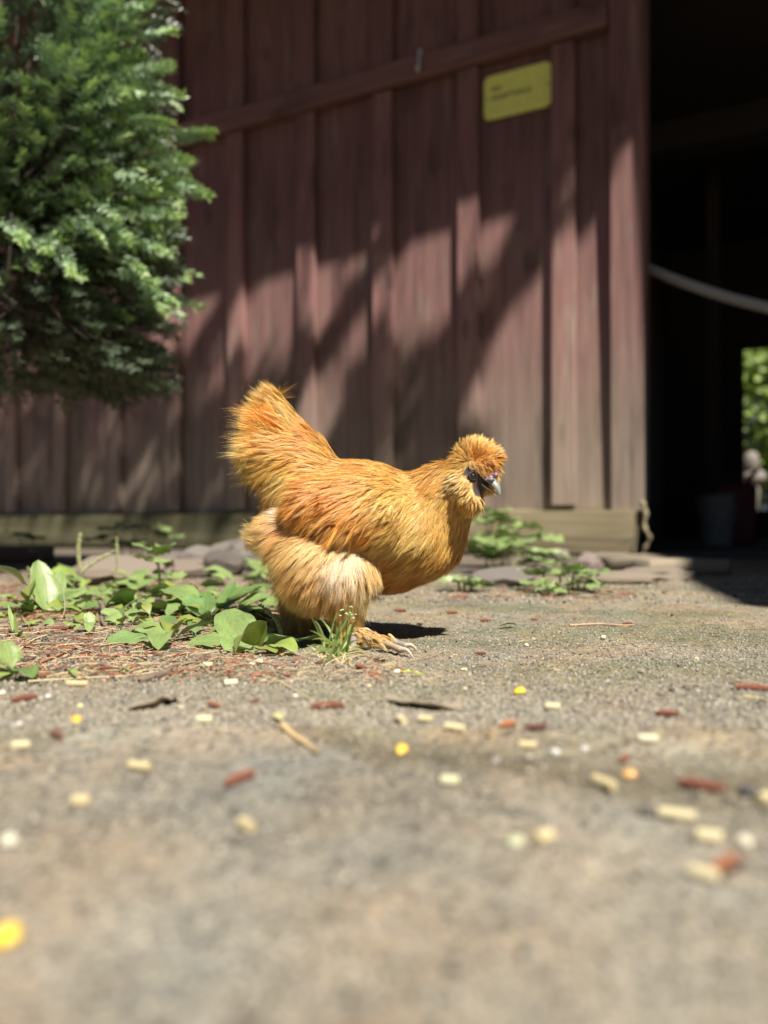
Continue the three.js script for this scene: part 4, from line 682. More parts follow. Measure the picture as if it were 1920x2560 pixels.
plant('plantain', 'long flat plantain leaf with a frayed dark neighbour behind the spread oval leaves', [
  [330, 1532, 500, 1558, -0.05, 0.046, { arch: 0.15, stalk: 0.05, roll: -0.45, tone: GREEN, ruf: 0.5 }],
  [335, 1530, 268, 1508, -0.05, 0.05, { arch: 0.5, tone: DEEP, roll: 0.7, ruf: 0.5 }],
  [338, 1528, 310, 1475, 0.03, 0.028, { arch: 0.2, tone: PALE }],
  [352, 1530, 425, 1552, -0.03, 0.034, { arch: 0.3, tone: OLIVE, ruf: 0.6 }],
  [470, 1545, 520, 1565, -0.04, 0.03, { arch: 0.3, tone: DEEP, ruf: 0.6 }],
  [330, 1528, 230, 1520, 0.02, 0.028, { arch: 0.3, tone: GREEN, ruf: 0.5 }],
]);
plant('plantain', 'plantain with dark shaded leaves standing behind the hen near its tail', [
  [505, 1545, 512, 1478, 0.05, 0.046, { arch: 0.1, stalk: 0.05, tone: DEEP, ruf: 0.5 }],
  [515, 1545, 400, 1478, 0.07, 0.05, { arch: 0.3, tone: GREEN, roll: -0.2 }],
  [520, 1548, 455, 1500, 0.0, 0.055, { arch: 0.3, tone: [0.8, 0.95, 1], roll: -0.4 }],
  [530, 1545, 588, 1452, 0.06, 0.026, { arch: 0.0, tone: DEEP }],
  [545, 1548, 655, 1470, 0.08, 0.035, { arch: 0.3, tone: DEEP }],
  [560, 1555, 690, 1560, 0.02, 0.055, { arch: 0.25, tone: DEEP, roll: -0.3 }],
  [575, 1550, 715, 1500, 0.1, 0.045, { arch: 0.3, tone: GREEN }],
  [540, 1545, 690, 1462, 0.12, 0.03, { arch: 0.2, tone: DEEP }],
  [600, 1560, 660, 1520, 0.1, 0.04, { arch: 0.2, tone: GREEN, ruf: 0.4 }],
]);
plant('seedling', 'small round-leaved seedling on the reddish litter, left of the spread oval leaves', [
  [225, 1568, 222, 1530, 0.01, 0.017, { arch: 0.02, stalk: 0.25, blunt: 0.5, tone: [1.2, 1.15, 1.0] }],
  [228, 1572, 222, 1592, -0.045, 0.016, { arch: 0.4, blunt: 0.5, tone: PALE }],
  [224, 1574, 186, 1584, -0.02, 0.014, { arch: 0.4, blunt: 0.5, tone: PALE }],
  [224, 1568, 180, 1560, 0.02, 0.016, { arch: 0.2, tone: OLIVE }],
  [200, 1548, 150, 1540, 0.0, 0.018, { arch: 0.2, tone: GREEN }],
  [215, 1560, 245, 1550, 0.0, 0.014, { arch: 0.2, tone: DEEP }],
]);
plant('seedling', 'blurred seedling nearest on the left edge with one upright oval leaf', [
  [36, 1690, 12, 1600, 0.01, 0.026, { arch: 0.02, stalk: 0.3, blunt: 0.55, tone: PALE }],
  [36, 1692, -20, 1665, -0.01, 0.02, { arch: 0.35, tone: LIME }],
  [38, 1694, 82, 1712, -0.02, 0.026, { arch: 0.5, tone: DEEP }],
  [36, 1694, 0, 1705, -0.02, 0.014, { arch: 0.4, tone: LIME }],
]);
plant('seedling', 'tiny two-leaved sprout on bare dirt left of a red catkin', [[172, 1690, 178, 1668, 0, 0.007, { arch: 0.1, tone: DEEP }], [172, 1690, 188, 1706, -0.02, 0.009, { arch: 0.5, tone: PALE }]]);
plant('seedling', 'tiny bent sprout touching the right end of a red catkin', [[304, 1682, 296, 1664, 0, 0.007, { arch: 0.1, tone: GREEN }], [304, 1682, 322, 1690, -0.01, 0.007, { arch: 0.4, tone: LIME }]]);
plant('grass_sprout', 'short green grass sprout standing alone on the litter near the left edge', [
  [40, 1590, 20, 1512, 0.02, 0.007, { arch: 0.02, stalk: 0, tone: LIME }], [42, 1592, 36, 1530, 0, 0.006, { arch: 0.05, stalk: 0, tone: PALE }], [44, 1594, 58, 1575, -0.01, 0.006, { arch: 0.1, stalk: 0, tone: OLIVE }], [46, 1594, 66, 1600, -0.02, 0.006, { arch: 0.3, stalk: 0, tone: OLIVE }]]);
{ // a loose carpet of small leaves between the plantains
  const r = rng(17), g = [];
  const spot = (x0, x1, y0, y1, n, w0, w1, tones) => { for (let i = 0; i < n; i++) { const b = G(mix(x0, x1, r()), mix(y0, y1, r())), a = r() * 6.283, L = mix(w0, w1, r()), tip = b.clone().add(V(Math.cos(a) * L, L * (0.1 + 0.45 * r()), Math.sin(a) * L * 0.8)); g.push(leafGeo(b, tip, L * (0.4 + 0.35 * r()), { arch: 0.2 + 0.3 * r(), tone: tones[Math.floor(r() * tones.length)], roll: (r() - 0.5) * 1.2, seed: i, ruf: 0.5, nu: 7, nv: 4 })); } };
  spot(0, 640, 1490, 1570, 90, 0.016, 0.034, [GREEN, PALE, LIME, OLIVE]); spot(130, 560, 1478, 1532, 50, 0.025, 0.055, [GREEN, PALE, OLIVE, DEEP, GREEN]); spot(0, 330, 1500, 1545, 34, 0.02, 0.05, [GREEN, OLIVE, DEEP, PALE]); spot(330, 720, 1535, 1600, 26, 0.02, 0.045, [DEEP, OLIVE, GREEN]); spot(520, 760, 1480, 1545, 34, 0.03, 0.06, [GREEN, DEEP, GREEN]); spot(560, 740, 1445, 1475, 16, 0.05, 0.09, [PALE, GREEN]); spot(100, 420, 1455, 1485, 26, 0.04, 0.08, [PALE, GREEN, LIME]);
  const m = part('ground_cover', mergeGeometries(g), plantainMat, scene); m.userData.kind = 'stuff'; tag(m, 'low green weeds growing between the plantains left of the hen', 'ground cover');
}
// ------------------------------------------------------------------ grass tuft by the hen's foot
{
  const r = rng(29), o = G(838, 1650), t = thing('grass_tuft', 'tuft of thin green grass growing at the foot of the hen', 'grass tuft', o.toArray()), gm = leafMat(0.25, 0.34, 0.085, 0.35, 0.5);
  const blade = (b, tip, w, sag, tone) => { const p = [], id = [], cl = [], n = 8, mid = b.clone().lerp(tip, 0.55); mid.y += sag; const side = V().crossVectors(tip.clone().sub(b), V(r() - 0.5, 0.2, 1)).normalize(); for (let i = 0; i <= n; i++) { const s = i / n, q = b.clone().multiplyScalar((1 - s) * (1 - s)).addScaledVector(mid, 2 * s * (1 - s)).addScaledVector(tip, s * s), ww = w * Math.pow(1 - s, 0.55) * (0.7 + 0.3 * Math.min(1, s * 5)); for (const k of [-1, 0, 1]) { p.push(q.x + side.x * ww * k, q.y + side.y * ww * k + (k ? ww * 0.35 : 0), q.z + side.z * ww * k); cl.push(...tone); } } for (let i = 0; i < n; i++) for (const k of [0, 1]) { const a = i * 3 + k; id.push(a, a + 1, a + 3, a + 1, a + 4, a + 3); } return buf(p, id, cl); };
  const tips = [[770, 1533], [785, 1552], [800, 1545], [790, 1580], [815, 1560], [830, 1545], [845, 1530], [850, 1550], [862, 1545], [870, 1520], [878, 1540], [885, 1525], [880, 1560], [892, 1580], [900, 1600], [905, 1620], [915, 1640], [925, 1662], [778, 1600], [765, 1620], [755, 1645], [780, 1650], [805, 1672], [830, 1680], [850, 1672], [875, 1660], [842, 1565], [856, 1580], [826, 1585], [812, 1590], [868, 1590], [840, 1600], [798, 1615], [860, 1615], [884, 1610], [822, 1610], [772, 1575], [788, 1640], [893, 1550], [900, 1570], [852, 1600], [835, 1575]];
  for (const [x, y] of tips) { const b = G(838 + (r() - 0.5) * 70, 1648 + (r() - 0.5) * 22), d = -b.z + (y > 1640 ? -0.03 - 0.02 * r() : (r() - 0.6) * 0.05), tip = at(x, y, d); tip.y = Math.max(tip.y, height(tip.x, tip.z) + 0.002); const f = 0.75 + 0.5 * r(); part('blade', blade(b.sub(o), tip.sub(o), 0.0012 + 0.0006 * r(), 0.006 + 0.012 * r(), r() < 0.15 ? [1.9, 1.25, 1.4] : [f, f, f]), gm, t); }
  for (let i = 0; i < 26; i++) { const b = G(838 + (r() - 0.5) * 90, 1655 + (r() - 0.5) * 20), a = r() * 6.283, tip = b.clone().add(V(Math.cos(a) * 0.03, 0.004 + 0.008 * r(), Math.sin(a) * 0.02)); part('dry_blade', blade(b.sub(o), tip.sub(o), 0.0007, 0.006, [1, 1, 1]), strawMat, t); }
  const st = curve([G(850, 1645), at(866, 1590, 0.735), at(872, 1545, 0.735), at(878, 1512, 0.735)].map((p) => p.sub(o)), 10); part('flower_stem', tube(st, 0.0005, 5), gm.clone(), t).material.vertexColors = false;
  const fl = []; for (let i = 0; i < 11; i++) { const p = at(868 + (r() - 0.5) * 44, 1532 + (r() - 0.5) * 34, 0.735).sub(o); fl.push(new THREE.OctahedronGeometry(0.0011 + 0.0006 * r(), 0).scale(1.3, 0.9, 1).translate(p.x, p.y, p.z)); } const fm = part('flower', mergeGeometries(fl), std(0.36, 0.42, 0.2, 0.8), t); fm.userData.kind = 'stuff';
}
// ------------------------------------------------------------------ weeds, stones and boards at the foot of the barn
function lobed(name, label, list, tone) {
  const r = rng(list[0][0] * 3 + list[0][1]), o = G(list[0][0], list[0][1]), t = thing(name, label, 'weed', o.toArray());
  for (const [bx, by, tx, ty, dd, w] of list) {
    const b = G(bx, by), tip = at(tx, ty, -b.z + dd), stem = curve([b.clone().sub(o), b.clone().lerp(tip, 0.5).sub(o).add(V(0, 0.02, 0)), tip.clone().sub(o)], 8);
    part('stalk', tube(stem, 0.0025, 5), stalkMat, t);
    for (let k = 0; k < 3; k++) { const a = k * 2.1 + r(), e = tip.clone().add(V(Math.cos(a) * w * 0.62, (r() - 0.35) * w * 0.4, Math.sin(a) * w * 0.4 + w * 0.2)); part('leaf', leafGeo(tip.clone().sub(o), e.sub(o), w * 0.85, { arch: 0.1, stalk: 0.02, blunt: 0.5, ruf: 0.6, tone: tone ?? (r() < 0.5 ? PALE : GREEN), seed: r() * 50, nu: 8, nv: 6, roll: (r() - 0.5) * 0.6 }), plantainMat, t); }
  }
}
lobed('leafy_weed', 'bright green leafy weed against the pale beam, right behind the hen\'s breast', [[1230, 1420, 1215, 1310, 0, 0.10], [1240, 1420, 1250, 1330, 0.1, 0.10], [1260, 1418, 1300, 1320, 0, 0.12], [1280, 1420, 1345, 1345, 0.05, 0.13], [1220, 1425, 1200, 1370, -0.1, 0.10], [1290, 1430, 1370, 1385, 0, 0.10], [1250, 1425, 1270, 1370, -0.1, 0.11], [1230, 1425, 1230, 1400, -0.1, 0.09], [1215, 1420, 1235, 1285, 0.05, 0.11], [1270, 1420, 1285, 1355, -0.15, 0.12], [1300, 1425, 1330, 1400, -0.15, 0.11], [1225, 1422, 1255, 1300, 0, 0.11], [1260, 1424, 1235, 1345, -0.2, 0.11], [1320, 1428, 1385, 1410, -0.1, 0.09]]);
lobed('leafy_weed', 'low green weed in front of the stones by the barn doorway', [[1370, 1478, 1335, 1430, 0, 0.06], [1380, 1480, 1345, 1465, -0.05, 0.06], [1400, 1478, 1400, 1440, 0, 0.06], [1430, 1475, 1445, 1430, 0, 0.06], [1440, 1478, 1480, 1440, 0, 0.06], [1420, 1482, 1425, 1462, -0.06, 0.05], [1400, 1485, 1375, 1475, -0.06, 0.05], [1455, 1478, 1500, 1465, -0.05, 0.05]]);
lobed('leafy_weed', 'small pale weed beneath the hen\'s breast in the blurred middle ground', [[1150, 1478, 1130, 1455, 0, 0.05], [1160, 1480, 1165, 1450, 0, 0.05], [1175, 1480, 1200, 1460, 0, 0.05]], PALE);
lobed('leafy_weed', 'round-leaved weed growing against the mossy beam at the left', [[350, 1405, 375, 1318, 0, 0.12], [345, 1405, 330, 1320, 0.1, 0.09], [310, 1405, 285, 1325, 0, 0.09], [300, 1408, 250, 1348, 0, 0.10], [330, 1410, 325, 1355, -0.1, 0.10], [380, 1405, 420, 1345, 0, 0.09]], GREEN);
lobed('leafy_weed', 'single pale leafy stem before the grey stones at the left', [[400, 1480, 392, 1385, 0, 0.075], [402, 1482, 390, 1405, -0.1, 0.06], [425, 1480, 425, 1435, 0.02, 0.055]], PALE);
lobed('leafy_weed', 'dim green weed at the left edge below the mossy beam', [[85, 1405, 82, 1348, 0, 0.10], [60, 1405, 45, 1340, 0.1, 0.08], [100, 1412, 110, 1375, 0, 0.08]], DEEP);
for (const [l, pts, r] of [['tall blurred seed spike at the left, before the mossy beam', [[205, 1470], [200, 1420], [196, 1380], [200, 1335]], 0.0035], ['thin blurred seed spike near the pale leafy stem', [[288, 1478], [290, 1440], [293, 1390], [292, 1345]], 0.0025], ['arched yellowish seed spike bending over the stones', [[170, 1480], [205, 1430], [245, 1400], [285, 1378]], 0.0028]]) { const o = G(...pts[0]), t = thing('seed_spike', l, 'weed', o.toArray(), 'blurred seed spikes'); spike(t, o, [o.clone(), ...pts.slice(1).map(([x, y]) => at(x, y, -o.z))], r); }
{
  const stone = (l, x, y, r, sx, sy, sz, col, seed, cat = 'stone', nm = 'stone') => { const p = G(x, y); single(nm, l, cat, toCreasedNormals(lump(r, sx, sy, sz, seed, 0.62, 2), 0.35), std(col[0] * 0.52, col[1] * 0.52, col[2] * 0.52, 0.95), [p.x, p.y + r * sy * 0.45, p.z]); };
  stone('largest grey stone of the heap just left of the hen\'s tail fluff', 615, 1432, 0.085, 1.3, 0.75, 1, [0.27, 0.235, 0.2], 4);
  stone('long grey stone leaning on the heap left of the hen', 500, 1425, 0.075, 1.5, 0.55, 0.9, [0.29, 0.25, 0.215], 7);
  stone('flat brown stone behind the single pale stem', 430, 1440, 0.08, 1.5, 0.4, 0.9, [0.33, 0.26, 0.2], 11);
  stone('dark low stone between the two grey stones of the heap', 555, 1440, 0.05, 1.0, 0.8, 1, [0.18, 0.15, 0.13], 13);
  stone('pale rubble stone below the arched seed spike', 310, 1448, 0.075, 1.5, 0.45, 0.9, [0.36, 0.29, 0.23], 17);
  stone('brown rubble stone left of the arched seed spike', 240, 1465, 0.06, 1.3, 0.4, 0.9, [0.30, 0.23, 0.17], 19);
  stone('small pinkish stone beside the bright green weed', 1402, 1402, 0.035, 1, 0.9, 0.9, [0.45, 0.36, 0.32], 23);
  stone('small pinkish stone under the right end of the pale beam', 1468, 1412, 0.035, 1.1, 0.8, 0.9, [0.42, 0.33, 0.28], 29);
  stone('flat tan stone before the low green weed by the doorway', 1540, 1458, 0.055, 1.9, 0.35, 1, [0.36, 0.29, 0.21], 31);
  stone('grey-brown flat stone in the shade line of the doorway', 1640, 1448, 0.055, 1.7, 0.4, 1, [0.33, 0.27, 0.2], 37);
  stone('grey stone behind the small pale weed', 1250, 1462, 0.05, 1.5, 0.5, 1, [0.27, 0.23, 0.2], 41);
  const board = (l, a, b, w, h, col, seed) => { const p = G(...a), q = G(...b), L = p.distanceTo(q), g = new RoundedBoxGeometry(L, h, w, 2, h * 0.3), ps = g.attributes.position; const gg = mergeVertices(new THREE.BoxGeometry(L, h, w, 20, 2, 4).deleteAttribute('uv').deleteAttribute('normal')), pp = gg.attributes.position; for (let i = 0; i < pp.count; i++) { const x = pp.getX(i); pp.setXYZ(i, x + 0.02 * (fbm(pp.getZ(i) * 30, seed, 3) - 0.5), pp.getY(i) + 0.012 * (fbm(x * 9 + seed, pp.getZ(i) * 12, 5) - 0.5), pp.getZ(i) * (1 + 0.3 * (fbm(x * 6, seed, 8) - 0.5))); } gg.computeVertexNormals(); const m = single('board', l, 'board', gg, std(col[0] * 0.62, col[1] * 0.62, col[2] * 0.62, 0.95), [(p.x + q.x) / 2, (p.y + q.y) / 2 + h * 0.45, (p.z + q.z) / 2]); m.rotation.y = -Math.atan2(q.z - p.z, q.x - p.x); };
  board('old tan board lying at the sill of the doorway', [1500, 1405], [1700, 1412], 0.16, 0.035, [0.30, 0.245, 0.18], 3);
  board('broad worn board in front of the doorway, half in shade', [1560, 1440], [1760, 1432], 0.17, 0.045, [0.38, 0.31, 0.22], 8);
  board('brown rotten board at the far left under the mossy beam', [-60, 1410], [125, 1402], 0.12, 0.06, [0.24, 0.17, 0.125], 12);
}
// ------------------------------------------------------------------ what lies on the ground
const pelletGeo = (seed) => { const g = mergeVertices(new THREE.CylinderGeometry(1, 1, 1, 14, 6).rotateZ(Math.PI / 2).deleteAttribute('uv').deleteAttribute('normal')), p = g.attributes.position; for (let i = 0; i < p.count; i++) { const x = p.getX(i), y = p.getY(i), z = p.getZ(i), e = Math.abs(x) > 0.49 ? 0.10 : 0; p.setXYZ(i, x + e * (fbm(y * 2 + seed, z * 2, seed) - 0.5), y * (1 - e * 0.6) * (1 + 0.2 * (fbm(x * 6 + seed, z * 2 + y, 4) - 0.5)), z * (1 - e * 0.6) * (1 + 0.2 * (fbm(x * 5, y * 2 + seed, 6) - 0.5))); } g.computeVertexNormals(); return toCreasedNormals(g, 0.7); };
const pelletG = [3, 8, 14, 21].map(pelletGeo), pelletM = [std(0.52, 0.45, 0.27, 0.9), std(0.47, 0.39, 0.215, 0.9), std(0.54, 0.49, 0.345, 0.9), std(0.50, 0.47, 0.30, 0.9)];
[
  [515, 1669, 12, 8, 0, 'short pale pellet below the upright plantain leaf'], [194, 1717, 20, -3, 1, 'long pale yellow pellet below the tiny two-leaved sprout'], [576, 1715, 12, 12, 2, 'creamy pellet between the yellow-green sliver and the fallen grass stem'], [52, 1873, 10, 10, 0, 'blurred pellet at the left edge above the brown catkin'],
  [350, 1927, 14, -8, 1, 'blurred tan pellet alone on the grey concrete at the left'], [512, 1809, 11, 0, 3, 'faint yellowish pellet below the lifted left crust'], [616, 2075, 10, -22, 1, 'blurred stubby pellet, lowest in the middle of the concrete'], [203, 2015, 9, 0, 1, 'faint tan pellet in the blurred brown patch at the left'],
  [1382, 1776, 11, -6, 0, 'pale pellet below the bright yellow kernel'], [1136, 1828, 14, -14, 0, 'longest pellet of the row under the lifted right crust'], [1064, 1807, 10, -6, 1, 'middle pellet of the row under the lifted right crust'], [1003, 1809, 10, 55, 0, 'upright-lying pellet at the left end of the row under the right crust'],
  [1319, 1873, 11, -4, 1, 'pellet between the two white pebbles and the orange catkin'], [1620, 1858, 12, -5, 2, 'whitish pellet above the curved red catkin'], [1510, 1970, 14, -28, 1, 'bent tan pellet on the dark edge of the concrete'], [1692, 2049, 17, -10, 0, 'big long pellet at the lower right'],
  [1359, 2107, 10, 18, 1, 'blurred golden pellet beside a pale green crumb'], [1773, 2107, 11, 75, 0, 'blurred pellet below the big long one at the right'], [1761, 2200, 11, 68, 0, 'lowest blurred pellet at the right beside a brown leaf scrap'], [1909, 2009, 9, 20, 1, 'pellet cut off by the right edge'], [1125, 1965, 10, -5, 3, 'faint yellow-green pellet on the concrete edge in the middle'], [1741, 1656, 7, 30, 2, 'small pale pellet far right on the gritty ground'], [1509, 1599, 5, -10, 2, 'tiny pale pellet farthest away to the right'],
].forEach(([x, y, L, a, k, l], i) => { const p = G(x, y), r = 0.0027 + 0.0004 * ((i * 7) % 3) * 0.5, m = single('feed_pellet', l, 'pellet', pelletG[i % 4], pelletM[k], [p.x, p.y + r * 0.85, p.z], 'feed pellets scattered on the ground'); m.scale.set(L * 0.9 / 1000, r * 0.92, r * 0.92); m.rotation.y = a * Math.PI / 180 * 2.1; });
const kernelG = (() => { const g = mergeVertices(new THREE.SphereGeometry(1, 20, 14).deleteAttribute('uv').deleteAttribute('normal')), p = g.attributes.position; for (let i = 0; i < p.count; i++) { const x = p.getX(i), y = p.getY(i), z = p.getZ(i), w = 0.62 + 0.38 * sstep(-1, 0.6, x); p.setXYZ(i, x - (x > 0.5 ? 0.25 * Math.exp(-z * z * 6) * (x - 0.5) : 0), y * 0.6 * w, z * 0.85 * w); } g.computeVertexNormals(); return g; })();
[[1299, 1735, 5.0, 0.4, [0.80, 0.58, 0.02], 'bright yellow corn kernel right of the lifted crust'], [1003, 1884, 4.6, 1.2, [0.82, 0.50, 0.05], 'golden corn kernel on the edge of the concrete in the middle'], [191, 1807, 4.2, 2.0, [0.78, 0.45, 0.06], 'orange-yellow kernel on the dirt at the left'], [9, 2362, 5.6, 0.3, [0.85, 0.55, 0.03], 'large blurred yellow kernel at the bottom left edge'], [1573, 1945, 4.0, 0.2, [0.68, 0.36, 0.12], 'orange kernel below the curved red catkin']].forEach(([x, y, s, a, c, l]) => { const p = G(x, y), m = single('corn_kernel', l, 'corn kernel', kernelG, phys(...c, 0.35, { clearcoat: 0.4, clearcoatRoughness: 0.3 }), [p.x, p.y + s * 0.00045, p.z], 'corn kernels on the ground'); m.scale.setScalar(s / 1000); m.rotation.set(0.15, a, 0.1); });
// reddish catkins: a spindle of overlapping scales
const catkinG = [1, 2, 3].map((seed) => { const r = rng(seed * 71), g = [], N = 17; for (let i = 0; i < N; i++) for (let k = 0; k < 7; k++) { const t = i / (N - 1) - 0.5, rad = 0.13 * Math.pow(1 - Math.pow(Math.abs(t) * 2, 2.4) * 0.8, 0.6), a = k / 7 * 6.283 + i * 0.45, bend = 0.10 * (seed - 2) * (0.25 - t * t) * 2; g.push(new THREE.OctahedronGeometry(0.042 + 0.014 * r(), 0).scale(1.2, 0.75, 1).rotateX(a).translate(t, Math.cos(a) * rad + (r() - 0.5) * 0.02, Math.sin(a) * rad + bend)); } g.push(tube([V(-0.48, 0, 0), V(0, 0, 0.05 * (seed - 2)), V(0.48, 0, 0)], [0.05, 0.11, 0.04], 6)); return mergeGeometries(g.map((x) => { if (x.attributes.uv) x.deleteAttribute('uv'); return x.index ? x.toNonIndexed() : x; })); });
const catM = [std(0.21, 0.078, 0.046, 0.88), std(0.28, 0.115, 0.068, 0.88), std(0.155, 0.072, 0.05, 0.88), std(0.44, 0.155, 0.065, 0.85)];
[
  [819, 1773, 24, 4, 0, 'red catkin left of the lifted right crust'], [903, 1674, 19, -28, 1, 'rough red catkin just below the grass tuft'], [799, 1663, 12, 20, 2, 'small dark catkin at the left foot of the grass tuft'], [602, 1957, 22, 28, 0, 'blurred slanting red catkin on the concrete'], [142, 1846, 18, -25, 2, 'dull brown catkin at the left below the orange kernel'], [535, 1770, 15, -22, 1, 'reddish catkin right of the lifted left crust'], [637, 1760, 9, 20, 0, 'stubby red catkin above the long red one'], [61, 1754, 19, 22, 0, 'slanting red catkin at the far left edge of the dirt'],
  [266, 1677, 15, 0, 0, 'red catkin touching the tiny bent sprout'], [110, 1696, 13, 8, 1, 'red-brown catkin beside the blurred seedling'], [455, 1643, 14, 5, 0, 'red catkin under the oval plantain leaves'], [1202, 1639, 12, 6, 0, 'dark red catkin alone right of the hen\'s toes'], [1081, 1583, 10, 10, 1, 'small red catkin behind the hen\'s shadow'], [1213, 1555, 16, -4, 1, 'pale red catkin farther back right of the hen'], [1336, 1553, 12, -6, 1, 'blurred red catkin in the middle distance'], [1050, 1565, 9, 0, 1, 'faint red catkin at the back edge of the hen\'s shadow'],
  [1570, 1564, 14, -5, 0, 'red catkin at the right end of the thin dry stem'], [1680, 1540, 14, 30, 0, 'small blurred red catkin near the shade of the barn'], [1880, 1726, 26, -8, 1, 'long rough red catkin at the right edge'], [1270, 1819, 14, 18, 3, 'bright orange-red catkin in the middle right'], [1340, 1826, 16, 8, 2, 'dark brown catkin right of the orange one'], [1669, 1793, 16, -8, 0, 'red catkin above the whitish pellet'], [1562, 1907, 13, 28, 0, 'curved red catkin below the whitish pellet'], [1753, 1975, 22, -14, 0, 'long red catkin at the right above the big pellet'],
  [70, 1620, 14, 15, 0, 'dark red catkin left in the litter, below the grass sprout'], [120, 1640, 15, -30, 1, 'red catkin in the litter beside the yellow scrap'], [75, 1655, 9, 10, 2, 'stubby catkin behind the blurred seedling'], [212, 1640, 12, -4, 2, 'brownish catkin on bare dirt under the small seedling'], [285, 1648, 9, -60, 0, 'short catkin below the tip of the oval leaf'], [385, 1664, 9, 50, 1, 'short red catkin right of the hanging oval leaf'], [150, 1578, 20, 6, 0, 'red catkin lying in the litter at the foot of the small seedling'], [22, 1592, 10, 0, 2, 'brown catkin at the left edge in the litter'],
  [950, 1655, 12, -10, 2, 'brown catkin under the hen\'s front toe'], [592, 1668, 10, 0, 0, 'small red catkin beside the white crumbs'], [1000, 1530, 20, -5, 1, 'blurred red catkin behind the hen\'s belly'], [1130, 1535, 18, 4, 1, 'blurred red catkin beneath the hen\'s head'],
].forEach(([x, y, L, a, k, l], i) => { const p = G(x, y), s = L * 0.88 / 1000, m = single('catkin', l, 'catkin', catkinG[i % 3], catM[k], [p.x, p.y + 0.0026, p.z], 'reddish catkins fallen on the ground'); m.scale.set(s, Math.min(s, 0.018), Math.min(s, 0.018)); m.rotation.y = a * Math.PI / 180 * 2.0; });
// pebbles, crumbs and seeds
const pebG = [1, 2, 3, 4].map((s) => lump(1, 1, 0.7, 0.85, s * 5, 0.35, 2));
[
  [738, 1744, 2.6, [0.75, 0.72, 0.66], 'white chip left of the red catkin by the right crust', 'pebble'], [121, 1745, 2.6, [0.72, 0.70, 0.66], 'white chip beside the slanting red catkin at the left', 'pebble'], [49, 1815, 2.8, [0.62, 0.57, 0.52], 'pinkish white pebble at the left edge', 'pebble'], [923, 1718, 2.2, [0.72, 0.63, 0.44], 'pale crumb below the grass tuft', 'crumb'], [451, 1771, 2.4, [0.66, 0.56, 0.40], 'pale crumb at the end of the lifted left crust', 'crumb'], [200, 1769, 2.4, [0.70, 0.68, 0.36], 'yellowish crumb left of the lifted left crust', 'crumb'], [6, 1737, 3, [0.72, 0.70, 0.62], 'white lump cut by the left edge', 'pebble'],
  [648, 1659, 4.2, [0.74, 0.67, 0.48], 'larger of two white crumbs in front of the curled leaf', 'crumb'], [631, 1664, 3.2, [0.72, 0.66, 0.50], 'smaller of two white crumbs in front of the curled leaf', 'crumb'], [1388, 1886, 2.8, [0.70, 0.70, 0.68], 'white pebble right of the middle pellet', 'pebble'], [1463, 1876, 2.3, [0.68, 0.68, 0.66], 'small white pebble farther right of the middle pellet', 'pebble'], [1238, 1910, 2.8, [0.36, 0.34, 0.31], 'grey pebble on the dark edge of the concrete', 'pebble'], [1874, 1988, 4.2, [0.09, 0.085, 0.09], 'dark pebble right of the long red catkin', 'pebble'], [1680, 1728, 2.6, [0.12, 0.11, 0.10], 'dark sliver standing on the grit at the right', 'pebble'],
  [1605, 1683, 3.2, [0.34, 0.31, 0.26], 'grey pebble on the grit right of the yellow seeds', 'pebble'], [1333, 1601, 3.0, [0.50, 0.46, 0.40], 'grey pebble in the middle distance', 'pebble'], [1316, 1616, 3.0, [0.70, 0.66, 0.55], 'white chip before the grey middle pebble', 'pebble'], [1287, 2113, 3.6, [0.58, 0.60, 0.42], 'pale green blurred crumb beside the golden pellet', 'crumb'], [1860, 2113, 3.8, [0.68, 0.64, 0.52], 'pale blurred crumb above the brown leaf scrap', 'crumb'], [23, 2113, 4.2, [0.68, 0.66, 0.54], 'pale blurred lump at the left edge of the concrete', 'crumb'], [1613, 2040, 3.6, [0.10, 0.09, 0.08], 'dark crumb left of the big long pellet', 'crumb'], [96, 1672, 3.0, [0.36, 0.34, 0.33], 'grey pebble beside the blurred seedling', 'pebble'], [907, 1697, 1.8, [0.1, 0.1, 0.1], 'dark pebble under the rough red catkin', 'pebble'],
].forEach(([x, y, r, c, l, cat], i) => { const p = G(x, y), m = single(cat, l, cat, pebG[i % 4], std(c[0] * 0.75, c[1] * 0.73, c[2] * 0.68, 0.9), [p.x, p.y + r * 0.0004, p.z], cat === 'pebble' ? 'loose pebbles' : 'pale crumbs of feed'); m.scale.setScalar(r / 1000); m.rotation.y = i * 1.3; });
const seedG = new THREE.SphereGeometry(1, 14, 8).scale(1, 0.32, 0.36);
[[1160, 1676, 6.5, 5, 'long pale seed husk right of the yellow bud'], [1163, 1723, 4.4, 15, 'oval pale seed left of the bright yellow kernel'], [977, 1711, 3.6, 60, 'small pale seed below the yellow bud']].forEach(([x, y, L, a, l]) => { const p = G(x, y), m = single('seed', l, 'seed', seedG, std(0.70, 0.64, 0.36, 0.7), [p.x, p.y + L * 0.00018, p.z], 'pale seeds'); m.scale.setScalar(L / 2000); m.rotation.y = a * 0.035; });
